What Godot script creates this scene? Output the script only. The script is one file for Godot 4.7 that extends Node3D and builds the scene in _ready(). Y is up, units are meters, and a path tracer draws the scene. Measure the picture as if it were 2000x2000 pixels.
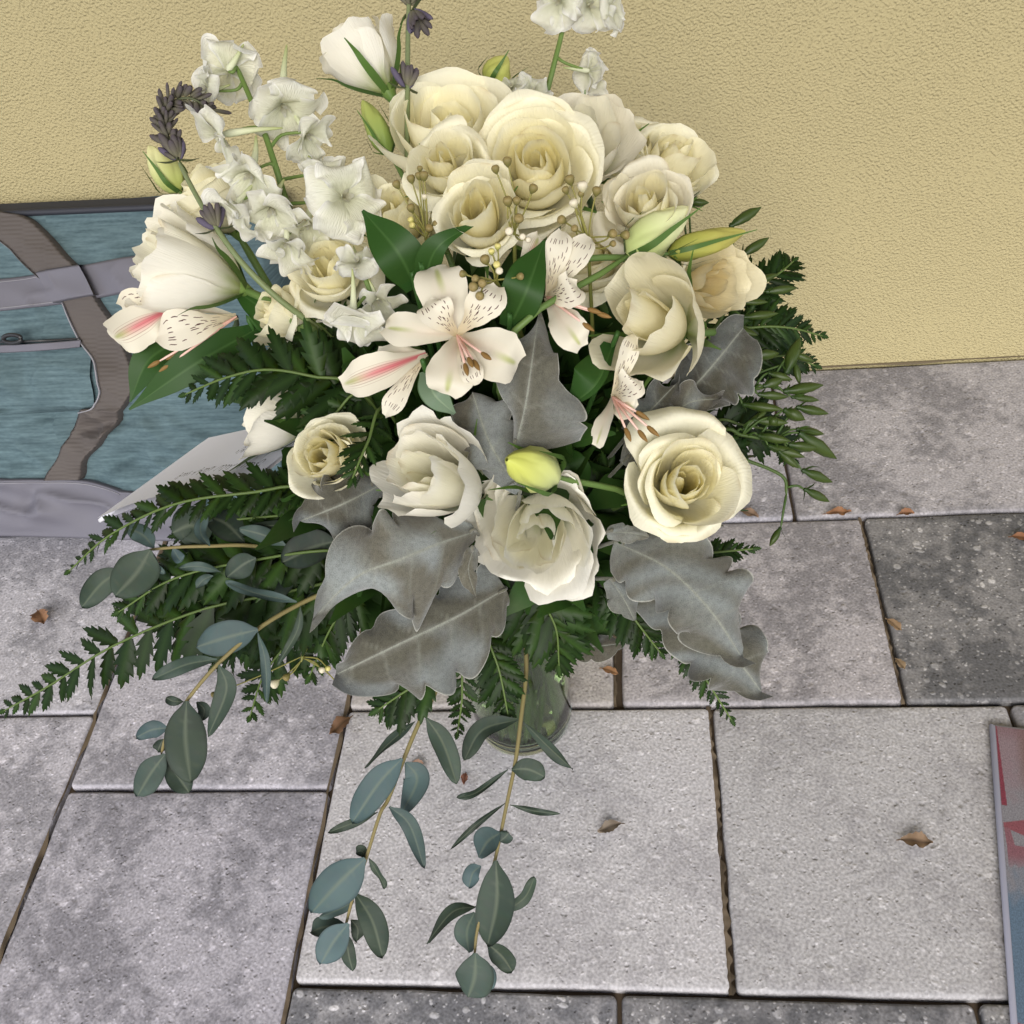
extends Node3D
# A wedding bouquet in a small glass vase on a paved porch, a cooler bag against the stucco wall behind it.

const F := 2004.6          # focal length in pixels of the 2000 px photograph
var eye := Vector3(0, 0.7294, 0)
var cf: Vector3            # forward, right and up of the lens
var cr: Vector3
var cu: Vector3
var rng := RandomNumberGenerator.new()
var taken := {}
var M := {}
var U := {}                # unit meshes that alike pieces share
var vase_at: Vector3

# ------------------------------------------------------------------ places
func aim() -> void:
	var pitch := deg_to_rad(45.4575)
	var roll := deg_to_rad(-9.594)
	var yaw := deg_to_rad(-10.5442)
	cf = Vector3(sin(yaw) * cos(pitch), -sin(pitch), -cos(yaw) * cos(pitch))
	var r0 := Vector3(cos(yaw), 0, sin(yaw))
	var u0 := r0.cross(cf)
	cr = r0 * cos(roll) + u0 * sin(roll)
	cu = u0 * cos(roll) - r0 * sin(roll)

func ray(x: float, y: float) -> Vector3:
	return cf + cr * ((x - 1000.0) / F) - cu * ((y - 1000.0) / F)

func at(x: float, y: float, d: float) -> Vector3:
	return eye + ray(x, y) * d

func gp(x: float, y: float, h := 0.0) -> Vector3:
	var r := ray(x, y)
	return eye + r * ((h - eye.y) / r.y)

func wp(x: float, y: float, z: float) -> Vector3:
	var r := ray(x, y)
	return eye + r * ((z - eye.z) / r.z)

func v3(p) -> Vector3:
	return p if p is Vector3 else at(p[0], p[1], p[2])

func lens_dir(a: float, b: float, c: float) -> Vector3:   # right, up, towards the eye
	return (cr * a + cu * b - cf * c).normalized()

# ------------------------------------------------------------------ things
func numbered(called: String) -> String:
	var n: int = taken.get(called, 0)
	taken[called] = n + 1
	return called if n == 0 else "%s_%03d" % [called, n]

func thing(called: String, label: String, category: String, where: Vector3, group := "") -> Node3D:
	var o := Node3D.new()
	o.name = numbered(called)
	add_child(o)
	o.position = where
	tag(o, label, category, group)
	return o

func tag(o: Node3D, label: String, category: String, group := "") -> void:
	o.set_meta("label", label)
	o.set_meta("category", category)
	if group:
		o.set_meta("group", group)

func put(parent: Node3D, called: String, mesh: Mesh, mat: Material, t := Transform3D()) -> MeshInstance3D:
	var o := MeshInstance3D.new()
	o.mesh = mesh
	o.material_override = mat
	if parent == self:
		o.name = numbered(called)
		add_child(o)
	else:
		var n := 0
		var nm := called
		while parent.has_node(NodePath(nm)):
			n += 1
			nm = "%s_%03d" % [called, n]
		o.name = nm
		parent.add_child(o)
	o.transform = t
	return o

func part(root: Node3D, called: String, mesh: Mesh, mat: Material) -> MeshInstance3D:   # a mesh given in the scene's own axes
	var off := Vector3.ZERO
	var p: Node = root
	while p is Node3D and p != self:
		off += p.position
		p = p.get_parent()
	return put(root, called, mesh, mat, Transform3D(Basis(), -off))

func part_at(root: Node3D, called: String, mesh: Mesh, mat: Material, t: Transform3D) -> MeshInstance3D:
	var off := Vector3.ZERO
	var p: Node = root
	while p is Node3D and p != self:
		off += p.position
		p = p.get_parent()
	return put(root, called, mesh, mat, Transform3D(t.basis, t.origin - off))

# ------------------------------------------------------------------ meshes
func sheet(P: PackedVector3Array, C: PackedColorArray, UV: PackedVector2Array, nu: int, nv: int, closed := false) -> ArrayMesh:
	# a grid of nu rows and nv columns with smooth normals
	var N := PackedVector3Array()
	N.resize(P.size())
	for i in nu:
		for j in nv:
			var i0 := maxi(i - 1, 0)
			var i1 := mini(i + 1, nu - 1)
			var j0 := j - 1
			var j1 := j + 1
			if closed:
				j0 = (nv - 2) if j == 0 else j - 1
				j1 = 1 if j == nv - 1 else j + 1
			else:
				j0 = maxi(j0, 0)
				j1 = mini(j1, nv - 1)
			var a := P[i1 * nv + j] - P[i0 * nv + j]
			var b := P[i * nv + j1] - P[i * nv + j0]
			var n := a.cross(b)
			if n.length_squared() < 1e-18:
				var k := mini(i + 1, nu - 1) if i < nu / 2 else maxi(i - 1, 0)
				n = a.cross(P[k * nv + j1] - P[k * nv + j0])
			N[i * nv + j] = n.normalized() if n.length_squared() > 1e-20 else Vector3.UP
	var I := PackedInt32Array()
	for i in nu - 1:
		for j in nv - 1:
			var q := i * nv + j
			I.append_array([q, q + 1, q + nv, q + 1, q + nv + 1, q + nv])
	var A := []
	A.resize(Mesh.ARRAY_MAX)
	A[Mesh.ARRAY_VERTEX] = P
	A[Mesh.ARRAY_NORMAL] = N
	if C.size() == P.size():
		A[Mesh.ARRAY_COLOR] = C
	if UV.size() == P.size():
		A[Mesh.ARRAY_TEX_UV] = UV
	A[Mesh.ARRAY_INDEX] = I
	var m := ArrayMesh.new()
	m.add_surface_from_arrays(Mesh.PRIMITIVE_TRIANGLES, A)
	return m

func sample(a: Array, u: float) -> float:
	var x := clampf(u, 0, 1) * (a.size() - 1)
	var i := mini(int(x), a.size() - 2)
	var f := x - i
	var p0: float = a[maxi(i - 1, 0)]
	var p1: float = a[i]
	var p2: float = a[i + 1]
	var p3: float = a[mini(i + 2, a.size() - 1)]
	return maxf(0.0, 0.5 * (2 * p1 + (p2 - p0) * f + (2 * p0 - 5 * p1 + 4 * p2 - p3) * f * f + (3 * p1 - p0 - 3 * p2 + p3) * f * f * f))

func curve(pts: Array, n: int) -> PackedVector3Array:
	var out := PackedVector3Array()
	var m := pts.size()
	for k in n + 1:
		var x := float(k) / n * (m - 1)
		var i := mini(int(x), m - 2)
		var f := x - i
		var p1: Vector3 = pts[i]
		var p2: Vector3 = pts[i + 1]
		var p0: Vector3 = pts[i - 1] if i > 0 else p1 * 2 - p2
		var p3: Vector3 = pts[i + 2] if i + 2 < m else p2 * 2 - p1
		out.append(0.5 * (2 * p1 + (p2 - p0) * f + (2 * p0 - 5 * p1 + 4 * p2 - p3) * f * f + (3 * p1 - p0 - 3 * p2 + p3) * f * f * f))
	return out

func vs(pts: Array) -> Array:
	var out := []
	for p in pts:
		out.append(v3(p))
	return out

func tube(pts: Array, r0: float, r1: float, ca: Color, cb: Color, n := 0, sides := 7) -> ArrayMesh:
	var K := n if n else maxi(4, (pts.size() - 1) * 5)
	var L := curve(pts, K)
	var P := PackedVector3Array()
	var C := PackedColorArray()
	var T := (L[1] - L[0]).normalized()
	var X := T.cross(Vector3(0.31, 0.77, 0.55)).normalized()
	for i in K + 1:
		var t := (L[mini(i + 1, K)] - L[maxi(i - 1, 0)]).normalized()
		X = (X - t * X.dot(t)).normalized()
		var Z := X.cross(t)
		var u := float(i) / K
		var r := lerpf(r0, r1, u)
		if i == 0 or i == K:
			r *= 0.6
		for j in sides + 1:
			var a := TAU * j / sides
			P.append(L[i] + (X * cos(a) + Z * sin(a)) * r)
			C.append(ca.lerp(cb, u))
	return sheet(P, C, PackedVector2Array(), K + 1, sides + 1, true)

func lathe(prof: Array, sides: int, ca := Color.WHITE, cb := Color.WHITE, ridges := 0, depth := 0.0, twist := 0.0) -> ArrayMesh:
	# prof: [radius, height] pairs, about y
	var P := PackedVector3Array()
	var C := PackedColorArray()
	var n := prof.size()
	for i in n:
		var r: float = prof[i][0]
		var y: float = prof[i][1]
		var u := float(i) / (n - 1)
		for j in sides + 1:
			var a := TAU * j / sides
			var k := 1.0
			if ridges:
				var w := fposmod(ridges * (a + twist * u) / TAU, 1.0)
				k = 1.0 - depth * (1.0 - w) * smoothstep(0.0, 0.25, u)
			P.append(Vector3(cos(a) * r * k, y, sin(a) * r * k))
			C.append(ca.lerp(cb, smoothstep(0.1, 0.8, u)))
	return sheet(P, C, PackedVector2Array(), n, sides + 1, true)

func along(a: Vector3, b: Vector3, r: float, spin := 0.0) -> Transform3D:   # stands a unit mesh (y from 0 to 1, radius 1) from a to b
	var y := b - a
	var t := y.normalized()
	var x := t.cross(Vector3(0.4, 0.3, 0.87)).normalized().rotated(t, spin)
	return Transform3D(Basis(x * r, y, x.cross(t) * r), a)

# A leaf or petal: midrib points, half widths left and right of it (in metres, sampled along it), its face towards N.
func blade(mid: Array, wl: Array, wr: Array, N: Vector3, o := {}) -> ArrayMesh:
	var nu: int = o.get("nu", 16)
	var half: int = o.get("nv", 3)
	var fold: float = o.get("fold", 0.0)
	var cup: float = o.get("cup", 0.0)
	var wave: float = o.get("wave", 0.0)
	var wk: float = o.get("wk", 3.0)
	var ph: float = o.get("ph", 0.0)
	var saw: float = o.get("saw", 0.0)
	var lobes: float = o.get("lobes", 6.0)
	var sc: float = o.get("scallop", 0.0)
	var roll0: float = deg_to_rad(o.get("roll", 0.0))
	var roll1: float = deg_to_rad(o.get("roll1", o.get("roll", 0.0)))
	var vein: float = o.get("vein", 0.0)
	var round_: float = o.get("round", 0.0)      # length of the rounded tip, as a share of the blade
	var ca: Color = o.get("c0", Color.WHITE)
	var cb: Color = o.get("c1", ca)
	var cm: Color = o.get("cm", ca)
	var cmw: float = o.get("cmw", 0.0)
	var mottle: float = o.get("mottle", 0.0)
	var cp: Color = o.get("cp", ca)
	var ce: Color = o.get("ce", cb)
	var cew: float = o.get("cew", 0.0)
	var L := curve(mid, nu)
	var P := PackedVector3Array()
	var C := PackedColorArray()
	var T2 := PackedVector2Array()
	var total := 0.0
	for i in nu:
		total += L[i].distance_to(L[i + 1])
	for i in nu + 1:
		var u := float(i) / nu
		var t := (L[mini(i + 1, nu)] - L[maxi(i - 1, 0)]).normalized()
		var n := (N - t * N.dot(t)).normalized().rotated(t, lerpf(roll0, roll1, u))
		var s := t.cross(n)
		var l := sample(wl, u)
		var r := sample(wr, u)
		if round_ > 0.0 and u > 1.0 - round_:
			var rr := sqrt(maxf(0.0, 1.0 - pow((u - 1.0 + round_) / round_, 2.0)))
			l *= rr
			r *= rr
		for k in range(-half, half + 1):
			var v := float(k) / half
			if half > 3:                         # more columns at the midrib and at the margin
				v = signf(v) * lerpf(absf(v), 0.5 - 0.5 * cos(absf(v) * PI), 0.85)
			var w := r if k > 0 else l
			var e := absf(v)
			var off := 0.0
			var slide := 0.0
			if saw:
				var f := fposmod(u * lobes + (0.5 if k > 0 else 0.0), 1.0)
				off = -saw * (1.0 - f) * smoothstep(0.3, 1.0, e)
				slide = saw * f * w * 0.8 * e
			if sc:
				var g := absf(sin((u * lobes + (0.37 if k > 0 else 0.0) + 0.13 * sin(u * 17.0 + ph)) * PI))
				off -= sc * (1.0 - sqrt(g)) * smoothstep(0.45, 1.0, e)
			var side := v * w * (1.0 + off)
			var h := fold * e * w + cup * v * v * w + wave * e * e * sin(u * TAU * wk + ph + (1.7 if k > 0 else 0.0)) * (0.3 + u)
			if vein:
				h += vein * (0.5 + 0.5 * sin((u * lobes - e * 0.9) * TAU)) * (1.0 - e) * minf(1.0, e * 4.0)
			P.append(L[i] + s * side + n * h + t * slide)
			var c := ca.lerp(cb, u)
			if mottle > 0.0:
				var q1 := U.mottle.get_noise_2d(L[i].x * 1000.0 + v * w * 1000.0, L[i].z * 1000.0 + v * w * 700.0 + L[i].y * 500.0) as float
				c = c.lerp(cp, clampf(0.35 + q1 * mottle, 0, 1))
				var br := absf(fposmod(u * lobes * 1.1 - e * 0.62, 1.0) - 0.5) * 2.0
				c = c.lerp(cm, smoothstep(0.84, 1.0, br) * (1.0 - e * 0.8) * 0.32)
			if cmw:
				c = c.lerp(cm, clampf(1.0 - e / cmw, 0, 1))
			if cew:
				c = c.lerp(ce, smoothstep(1.0 - cew, 1.0, e))
			C.append(c)
			T2.append(Vector2(0.5 + v * 0.5, u))
	return sheet(P, C, T2, nu + 1, half * 2 + 1)

func px_list(a: Array, d: float) -> Array:
	var out := []
	for w in a:
		out.append(float(w) * d / F)
	return out

# A leaf laid out by its midrib [pixel x, pixel y, depth] with half widths in pixels, its face towards the eye unless rolled.
func leaf(root: Node3D, called: String, mat: Material, mid: Array, wl: Array, wr: Array, o := {}) -> MeshInstance3D:
	var m := vs(mid)
	var c: Vector3 = m[m.size() / 2]
	var d := (c - eye).dot(cf)
	var N := (eye - c).normalized()
	if o.has("up"):
		N = (N * (1.0 - o.up) + Vector3.UP * o.up).normalized()
	return part(root, called, blade(m, px_list(wl, d), px_list(wr, d), N, o), mat)

# ------------------------------------------------------------------ materials
func lin(r: float, g: float, b: float) -> Color:
	return Color(r, g, b)

func painted(rough: float, o := {}) -> StandardMaterial3D:      # colour from the vertices
	var m := StandardMaterial3D.new()
	m.vertex_color_use_as_albedo = true
	m.roughness = rough
	m.metallic_specular = o.get("spec", 0.4)
	m.cull_mode = BaseMaterial3D.CULL_DISABLED
	if o.has("back"):
		m.backlight_enabled = true
		m.backlight = Color(o.back, o.back, o.back).linear_to_srgb()
	if o.has("rim"):
		m.rim_enabled = true
		m.rim = o.rim
		m.rim_tint = 0.3
	if o.has("bump"):
		m.heightmap_enabled = true
		m.heightmap_texture = o.bump
		m.heightmap_scale = o.depth
		if o.has("tri"):
			m.uv1_triplanar = true
			m.uv1_scale = Vector3.ONE * o.tri
		else:
			m.uv1_scale = o.get("uv", Vector3.ONE)
	if o.has("tex"):
		m.albedo_texture = o.tex
	return m

func flat(c: Color, rough: float) -> StandardMaterial3D:
	var m := StandardMaterial3D.new()
	m.albedo_color = c.linear_to_srgb()
	m.roughness = rough
	m.cull_mode = BaseMaterial3D.CULL_DISABLED
	return m

func noise(freq: float, seed_: int, oct := 3, kind := FastNoiseLite.TYPE_SIMPLEX_SMOOTH) -> FastNoiseLite:
	var n := FastNoiseLite.new()
	n.noise_type = kind
	n.seed = seed_
	n.frequency = freq
	n.fractal_octaves = oct
	n.fractal_type = FastNoiseLite.FRACTAL_FBM if oct > 1 else FastNoiseLite.FRACTAL_NONE
	return n

func grey(n: FastNoiseLite, w: int, h: int) -> PackedByteArray:
	var im := n.get_seamless_image(w, h, false, false, 0.12, true)
	im.convert(Image.FORMAT_L8)
	return im.get_data()

func tex(im: Image) -> ImageTexture:
	return ImageTexture.create_from_image(im)

func paver_textures() -> void:
	var S := 1024
	var big := grey(noise(0.0045, 11, 4), S, S)
	var mid := grey(noise(0.03, 12, 4), S, S)
	var fine := grey(noise(0.16, 13, 3), S, S)
	var height := PackedFloat32Array()
	height.resize(S * S)
	for k in S * S:
		height[k] = 0.5 + (fine[k] - 128.0) / 2600.0 + (mid[k] - 128.0) / 1800.0
	# aggregate: light and dark grains, each with a little relief, laid round the edges so that the tile repeats
	var tone := PackedFloat32Array()
	tone.resize(S * S)
	rng.seed = 401
	for k in 9500:
		var cx := rng.randi() % S
		var cy := rng.randi() % S
		var big_one := rng.randf() < 0.10
		var a := rng.randf_range(3.0, 8.0) if big_one else rng.randf_range(1.1, 3.0)
		var b := a * rng.randf_range(0.5, 1.0)
		var th := rng.randf() * PI
		var light := rng.randf_range(0.45, 1.0) if rng.randf() < 0.6 else -rng.randf_range(0.4, 1.0)
		if big_one and light < 0:
			light *= 0.35
		var pit := light < 0 and rng.randf() < 0.5
		var R := int(a) + 1
		for dy in range(-R, R + 1):
			for dx in range(-R, R + 1):
				var ex := (dx * cos(th) + dy * sin(th)) / a
				var ey := (dy * cos(th) - dx * sin(th)) / b
				var q := ex * ex + ey * ey
				if q < 1.0:
					var at_ := ((cy + dy + S) % S) * S + (cx + dx + S) % S
					tone[at_] = lerpf(tone[at_], light, clampf((1.0 - q) * 2.0, 0, 1) * 0.85)
					height[at_] += (1.0 - q) * (-0.22 if pit else 0.12)
	var hi := Image.create_from_data(S, S, false, Image.FORMAT_RF, height.to_byte_array())
	M.paver_height = tex(hi)
	var sets := {
		"pale": [Color(0.455, 0.446, 0.468), Color(0.365, 0.356, 0.378), 0.62, 0.55],
		"mixed": [Color(0.385, 0.374, 0.399), Color(0.225, 0.22, 0.238), 0.54, 0.8],
		"dark": [Color(0.22, 0.215, 0.22), Color(0.105, 0.105, 0.112), 0.47, 1.7],
	}
	for key in sets:
		var c0: Color = sets[key][0]
		var c1: Color = sets[key][1]
		var cut: float = sets[key][2]
		var sp: float = sets[key][3]
		var data := PackedByteArray()
		data.resize(S * S * 3)
		for k in S * S:
			var f := big[k] / 255.0 + (mid[k] - 128.0) / 330.0
			var w := smoothstep(cut - 0.30, cut + 0.30, f)
			var r := lerpf(c0.r, c1.r, w)
			var g := lerpf(c0.g, c1.g, w)
			var b := lerpf(c0.b, c1.b, w)
			var j := 1.0 + (fine[k] - 128.0) / 330.0
			var t := tone[k] * sp
			var mul := j * (1.0 + t * 0.5 if t > 0 else 1.0 + t * 0.40)
			var add := 0.055 * sp * maxf(t, 0)
			data[k * 3] = int(255.0 * pow(clampf(r * mul + add, 0, 1), 0.4545))
			data[k * 3 + 1] = int(255.0 * pow(clampf(g * mul + add * 0.97, 0, 1), 0.4545))
			data[k * 3 + 2] = int(255.0 * pow(clampf(b * mul + add * 0.93, 0, 1), 0.4545))
		M["paver_tex_" + key] = tex(Image.create_from_data(S, S, false, Image.FORMAT_RGB8, data))

func paver_mat(key: String, tint: Color, shift: Vector3) -> StandardMaterial3D:
	var m := StandardMaterial3D.new()
	m.albedo_color = tint.linear_to_srgb()
	m.albedo_texture = M["paver_tex_" + key]
	m.roughness = 0.78
	m.metallic_specular = 0.35
	m.heightmap_enabled = true
	m.heightmap_texture = M.paver_height
	m.heightmap_scale = 0.26
	m.uv1_triplanar = true
	m.uv1_world_triplanar = true
	m.uv1_scale = Vector3.ONE / 0.52
	m.uv1_offset = shift
	return m

func wall_material() -> StandardMaterial3D:
	var S := 1536                                   # 1.15 m of wall, without a repeat in view
	var lump := noise(0.27, 21, 2)
	var patch := noise(0.006, 22, 2)
	var grain := noise(0.3, 23, 1)
	var height := PackedFloat32Array()
	height.resize(S * S)
	var k := 0
	for y in S:
		for x in S:
			var n := lump.get_noise_2d(x * 0.92, y)
			var p := patch.get_noise_2d(x, y)
			height[k] = smoothstep(-0.25 + p * 0.35, 0.75, n) + grain.get_noise_2d(x, y) * 0.03
			k += 1
	var m := StandardMaterial3D.new()
	m.albedo_color = Color(0.435, 0.372, 0.200).linear_to_srgb()
	m.roughness = 0.72
	m.metallic_specular = 0.4
	m.heightmap_enabled = true
	m.heightmap_texture = tex(Image.create_from_data(S, S, false, Image.FORMAT_RF, height.to_byte_array()))
	m.heightmap_scale = 0.13
	m.uv1_triplanar = true
	m.uv1_world_triplanar = true
	m.uv1_scale = Vector3.ONE / 1.15
	m.uv1_offset = Vector3(0.45, 0.1, 0)
	return m

func stretched(seed_: int, fx: float, fy: float, lo: Color, hi: Color, w := 512, h := 512) -> Image:
	var n := noise(1.0, seed_, 4)
	var n2 := noise(1.0, seed_ + 1, 2)
	var im := Image.create(w, h, false, Image.FORMAT_RGB8)
	for y in h:
		for x in w:
			var f := 0.5 + 0.62 * n.get_noise_2d(x * fx, y * fy) + 0.22 * n2.get_noise_2d(x * fx * 7.0, y * fy * 1.6)
			im.set_pixel(x, y, lo.lerp(hi, clampf(f, 0, 1)).linear_to_srgb())
	return im

func streak_texture(kind: int) -> ImageTexture:
	# markings of an alstroemeria petal: u across, v from its base to its tip
	var W := 128
	var H := 256
	var im := Image.create(W, H, false, Image.FORMAT_RGB8)
	rng.seed = 900 + kind
	for y in H:
		for x in W:
			var u := absf(x / 127.0 - 0.5) * 2.0
			var v := y / 255.0
			var c := Color(0.76, 0.715, 0.585)
			if kind == 0:      # speckled inner petal
				c = c.lerp(Color(0.80, 0.66, 0.40), (1.0 - smoothstep(0.1, 0.65, v)) * 0.55)
			elif kind == 1:    # outer petal with a pink stripe and a green tip
				c = c.lerp(Color(0.66, 0.13, 0.17), (1.0 - smoothstep(0.12, 0.62, u + v * 0.35)) * (1.0 - smoothstep(0.55, 0.95, v)) * 0.9)
				var line := absf(sin(x * 0.36)) < 0.25 and u < 0.45
				if line:
					c = c.lerp(Color(0.25, 0.07, 0.04), 0.55 * smoothstep(0.15, 0.4, v) * (1.0 - smoothstep(0.8, 0.95, v)))
				c = c.lerp(Color(0.36, 0.40, 0.10), (1.0 - smoothstep(0.0, 0.3, u)) * smoothstep(0.6, 0.85, v) * (1.0 - smoothstep(0.9, 1.0, v)) * 0.7)
			else:              # broad outer petal, blush with a green keel near its tip
				c = c.lerp(Color(0.80, 0.55, 0.44), (1.0 - smoothstep(0.0, 0.6, u)) * (1.0 - smoothstep(0.3, 0.85, v)) * 0.22)
				c = c.lerp(Color(0.42, 0.46, 0.14), (1.0 - smoothstep(0.02, 0.22, u)) * smoothstep(0.5, 0.8, v) * (1.0 - smoothstep(0.88, 0.98, v)) * 0.75)
			im.set_pixel(x, y, c.linear_to_srgb())
	if kind == 0:
		for k in 34:
			var u0 := rng.randf_range(0.14, 0.86)
			var v0 := rng.randf_range(0.14, 0.80)
			var len_ := rng.randf_range(9, 26)
			for s in int(len_):
				var x := int((0.5 + (u0 - 0.5) * (0.75 + 0.35 * (v0 + s / 255.0))) * 127)
				var y := int(v0 * 255) + s
				for dx in range(0, 3 if s > 2 and s < len_ - 4 else 2):
					if x + dx < W and y < H:
						im.set_pixel(x + dx, y, Color(0.07, 0.025, 0.025).linear_to_srgb())
	return tex(im)

func make_materials() -> void:
	U.mottle = noise(0.028, 91, 2)
	paver_textures()
	M.wall = wall_material()
	var vein := Image.create(256, 256, false, Image.FORMAT_RF)
	var vn := noise(1.0, 31, 2)
	for y in 256:
		for x in 256:
			vein.set_pixel(x, y, Color(0.5 + 0.5 * vn.get_noise_2d(x * 0.16, y * 0.012), 0, 0))
	var vt := tex(vein)
	var fuzz := Image.create(256, 256, false, Image.FORMAT_RF)
	var fz := noise(0.22, 32, 2)
	var fz2 := noise(0.05, 33, 2)
	for y in 256:
		for x in 256:
			fuzz.set_pixel(x, y, Color(0.5 + 0.35 * fz.get_noise_2d(x, y) + 0.2 * fz2.get_noise_2d(x, y), 0, 0))
	var ft := tex(fuzz)
	M.petal = painted(0.55, {"back": 0.85, "bump": vt, "depth": 0.028, "spec": 0.3})
	M.thin_petal = painted(0.6, {"back": 0.8, "bump": vt, "depth": 0.05, "spec": 0.25})
	M.bud = painted(0.5, {"spec": 0.35, "back": 0.2})
	M.green = painted(0.45, {"back": 0.22, "spec": 0.3})
	M.fern = painted(0.42, {"back": 0.06, "spec": 0.24})
	M.euc = painted(0.55, {"back": 0.12, "spec": 0.3})
	M.stem = painted(0.5)
	M.wood = painted(0.7)
	M.miller = painted(0.95, {"back": 0.16, "rim": 0.6, "spec": 0.12, "bump": ft, "depth": 0.06, "tri": 22.0})
	var mot := Image.create(256, 256, false, Image.FORMAT_RGB8)
	for y in 256:
		for x in 256:
			var f := 0.86 + 0.5 * fz.get_noise_2d(x * 1.4, y * 1.4) + 0.25 * fz2.get_noise_2d(x, y)
			mot.set_pixel(x, y, Color(f, f, f).clamp().linear_to_srgb())
	M.miller.albedo_texture = tex(mot)
	for k in 3:
		M["tepal%d" % k] = painted(0.55, {"back": 0.5, "tex": streak_texture(k), "spec": 0.3})
	M.berry = painted(0.55)
	M.dry = painted(0.7, {"back": 0.15})
	var teal := StandardMaterial3D.new()
	teal.albedo_texture = tex(stretched(51, 0.012, 0.16, Color(0.06, 0.094, 0.108), Color(0.13, 0.192, 0.212)))
	teal.roughness = 0.85
	teal.metallic_specular = 0.2
	teal.uv1_scale = Vector3(3.2, 3.2, 1)
	M.teal = teal
	var weave := Image.create(64, 64, false, Image.FORMAT_RF)
	for y in 64:
		for x in 64:
			weave.set_pixel(x, y, Color(0.5 + 0.25 * sin(x * TAU / 8.0) + 0.25 * sin(y * TAU / 8.0 + (PI if (x / 8) % 2 else 0.0)), 0, 0))
	var wt := tex(weave)
	teal.heightmap_enabled = true
	teal.heightmap_texture = wt
	teal.heightmap_scale = 0.02
	M.strap = flat(Color(0.085, 0.072, 0.066), 0.75)
	M.strap.heightmap_enabled = true
	M.strap.heightmap_texture = wt
	M.strap.heightmap_scale = 0.06
	M.strap.uv1_scale = Vector3(5, 30, 1)
	M.band = flat(Color(0.135, 0.132, 0.160), 0.75)
	M.band_dark = flat(Color(0.022, 0.024, 0.034), 0.6)
	M.zip = flat(Color(0.02, 0.02, 0.022), 0.4)
	M.stitch = flat(Color(0.26, 0.255, 0.28), 0.8)
	M.sand = flat(Color(0.085, 0.06, 0.038), 0.95)

# ------------------------------------------------------------------ paving and wall
func slab(x0: float, x1: float, z0: float, z1: float, h: float, seed_: int) -> ArrayMesh:
	# a paver with rounded corners and a worn, rounded arris
	rng.seed = seed_
	var cx := (x0 + x1) / 2
	var cz := (z0 + z1) / 2
	var hx := (x1 - x0) / 2
	var hz := (z1 - z0) / 2
	var ring := []
	var rad := 0.0045
	for q in 4:
		var sx := 1.0 if q == 0 or q == 3 else -1.0
		var sz := 1.0 if q < 2 else -1.0
		for k in 5:
			var a := (q + k / 4.0) * PI / 2
			ring.append([Vector2(sx * (hx - rad), sz * (hz - rad)), Vector2(cos(a), sin(a)) * rad])
		for k in range(1, 8):                       # points along the edge, a little uneven
			var nx := [-1.0, -1.0, 1.0, 1.0][q] as float
			var f := k / 8.0
			var a2 := (q + 1) * PI / 2
			var w := Vector2(cos(a2), sin(a2))
			var e: Vector2
			if q % 2 == 0:
				e = Vector2(lerpf(hx - rad, -(hx - rad), f) * (1.0 if q == 0 else -1.0), sz * (hz - rad))
			else:
				e = Vector2(sx * (hx - rad), lerpf(hz - rad, -(hz - rad), f) * (1.0 if q == 1 else -1.0))
			ring.append([e, w * (rad + rng.randf_range(-0.0009, 0.0006))])
	var n := ring.size()
	var P := PackedVector3Array()
	# rows from the middle of the top out over the arris and down
	var rows := [[0.0, 0.0, 0.0], [0.55, 0.0, 0.0], [0.95, 0.0, 0.0], [1.0, 0.30, -0.0004], [1.0, 0.68, -0.0010], [1.0, 0.90, -0.0024], [1.0, 1.0, -0.0050], [1.0, 1.0, -0.05]]
	var tilt := Vector2(rng.randf_range(-0.0012, 0.0012), rng.randf_range(-0.0012, 0.0012))
	for r in rows:
		for j in n + 1:
			var e: Array = ring[(n - j) % n]
			var c: Vector2 = e[0]
			var o: Vector2 = e[1]
			var s: float = r[0]
			var p := c * s + o * float(r[1])
			P.append(Vector3(cx + p.x, h + float(r[2]) + p.x * tilt.x * 4 + p.y * tilt.y * 4, cz + p.y))
	return sheet(P, PackedColorArray(), PackedVector2Array(), rows.size(), n + 1, true)

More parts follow.
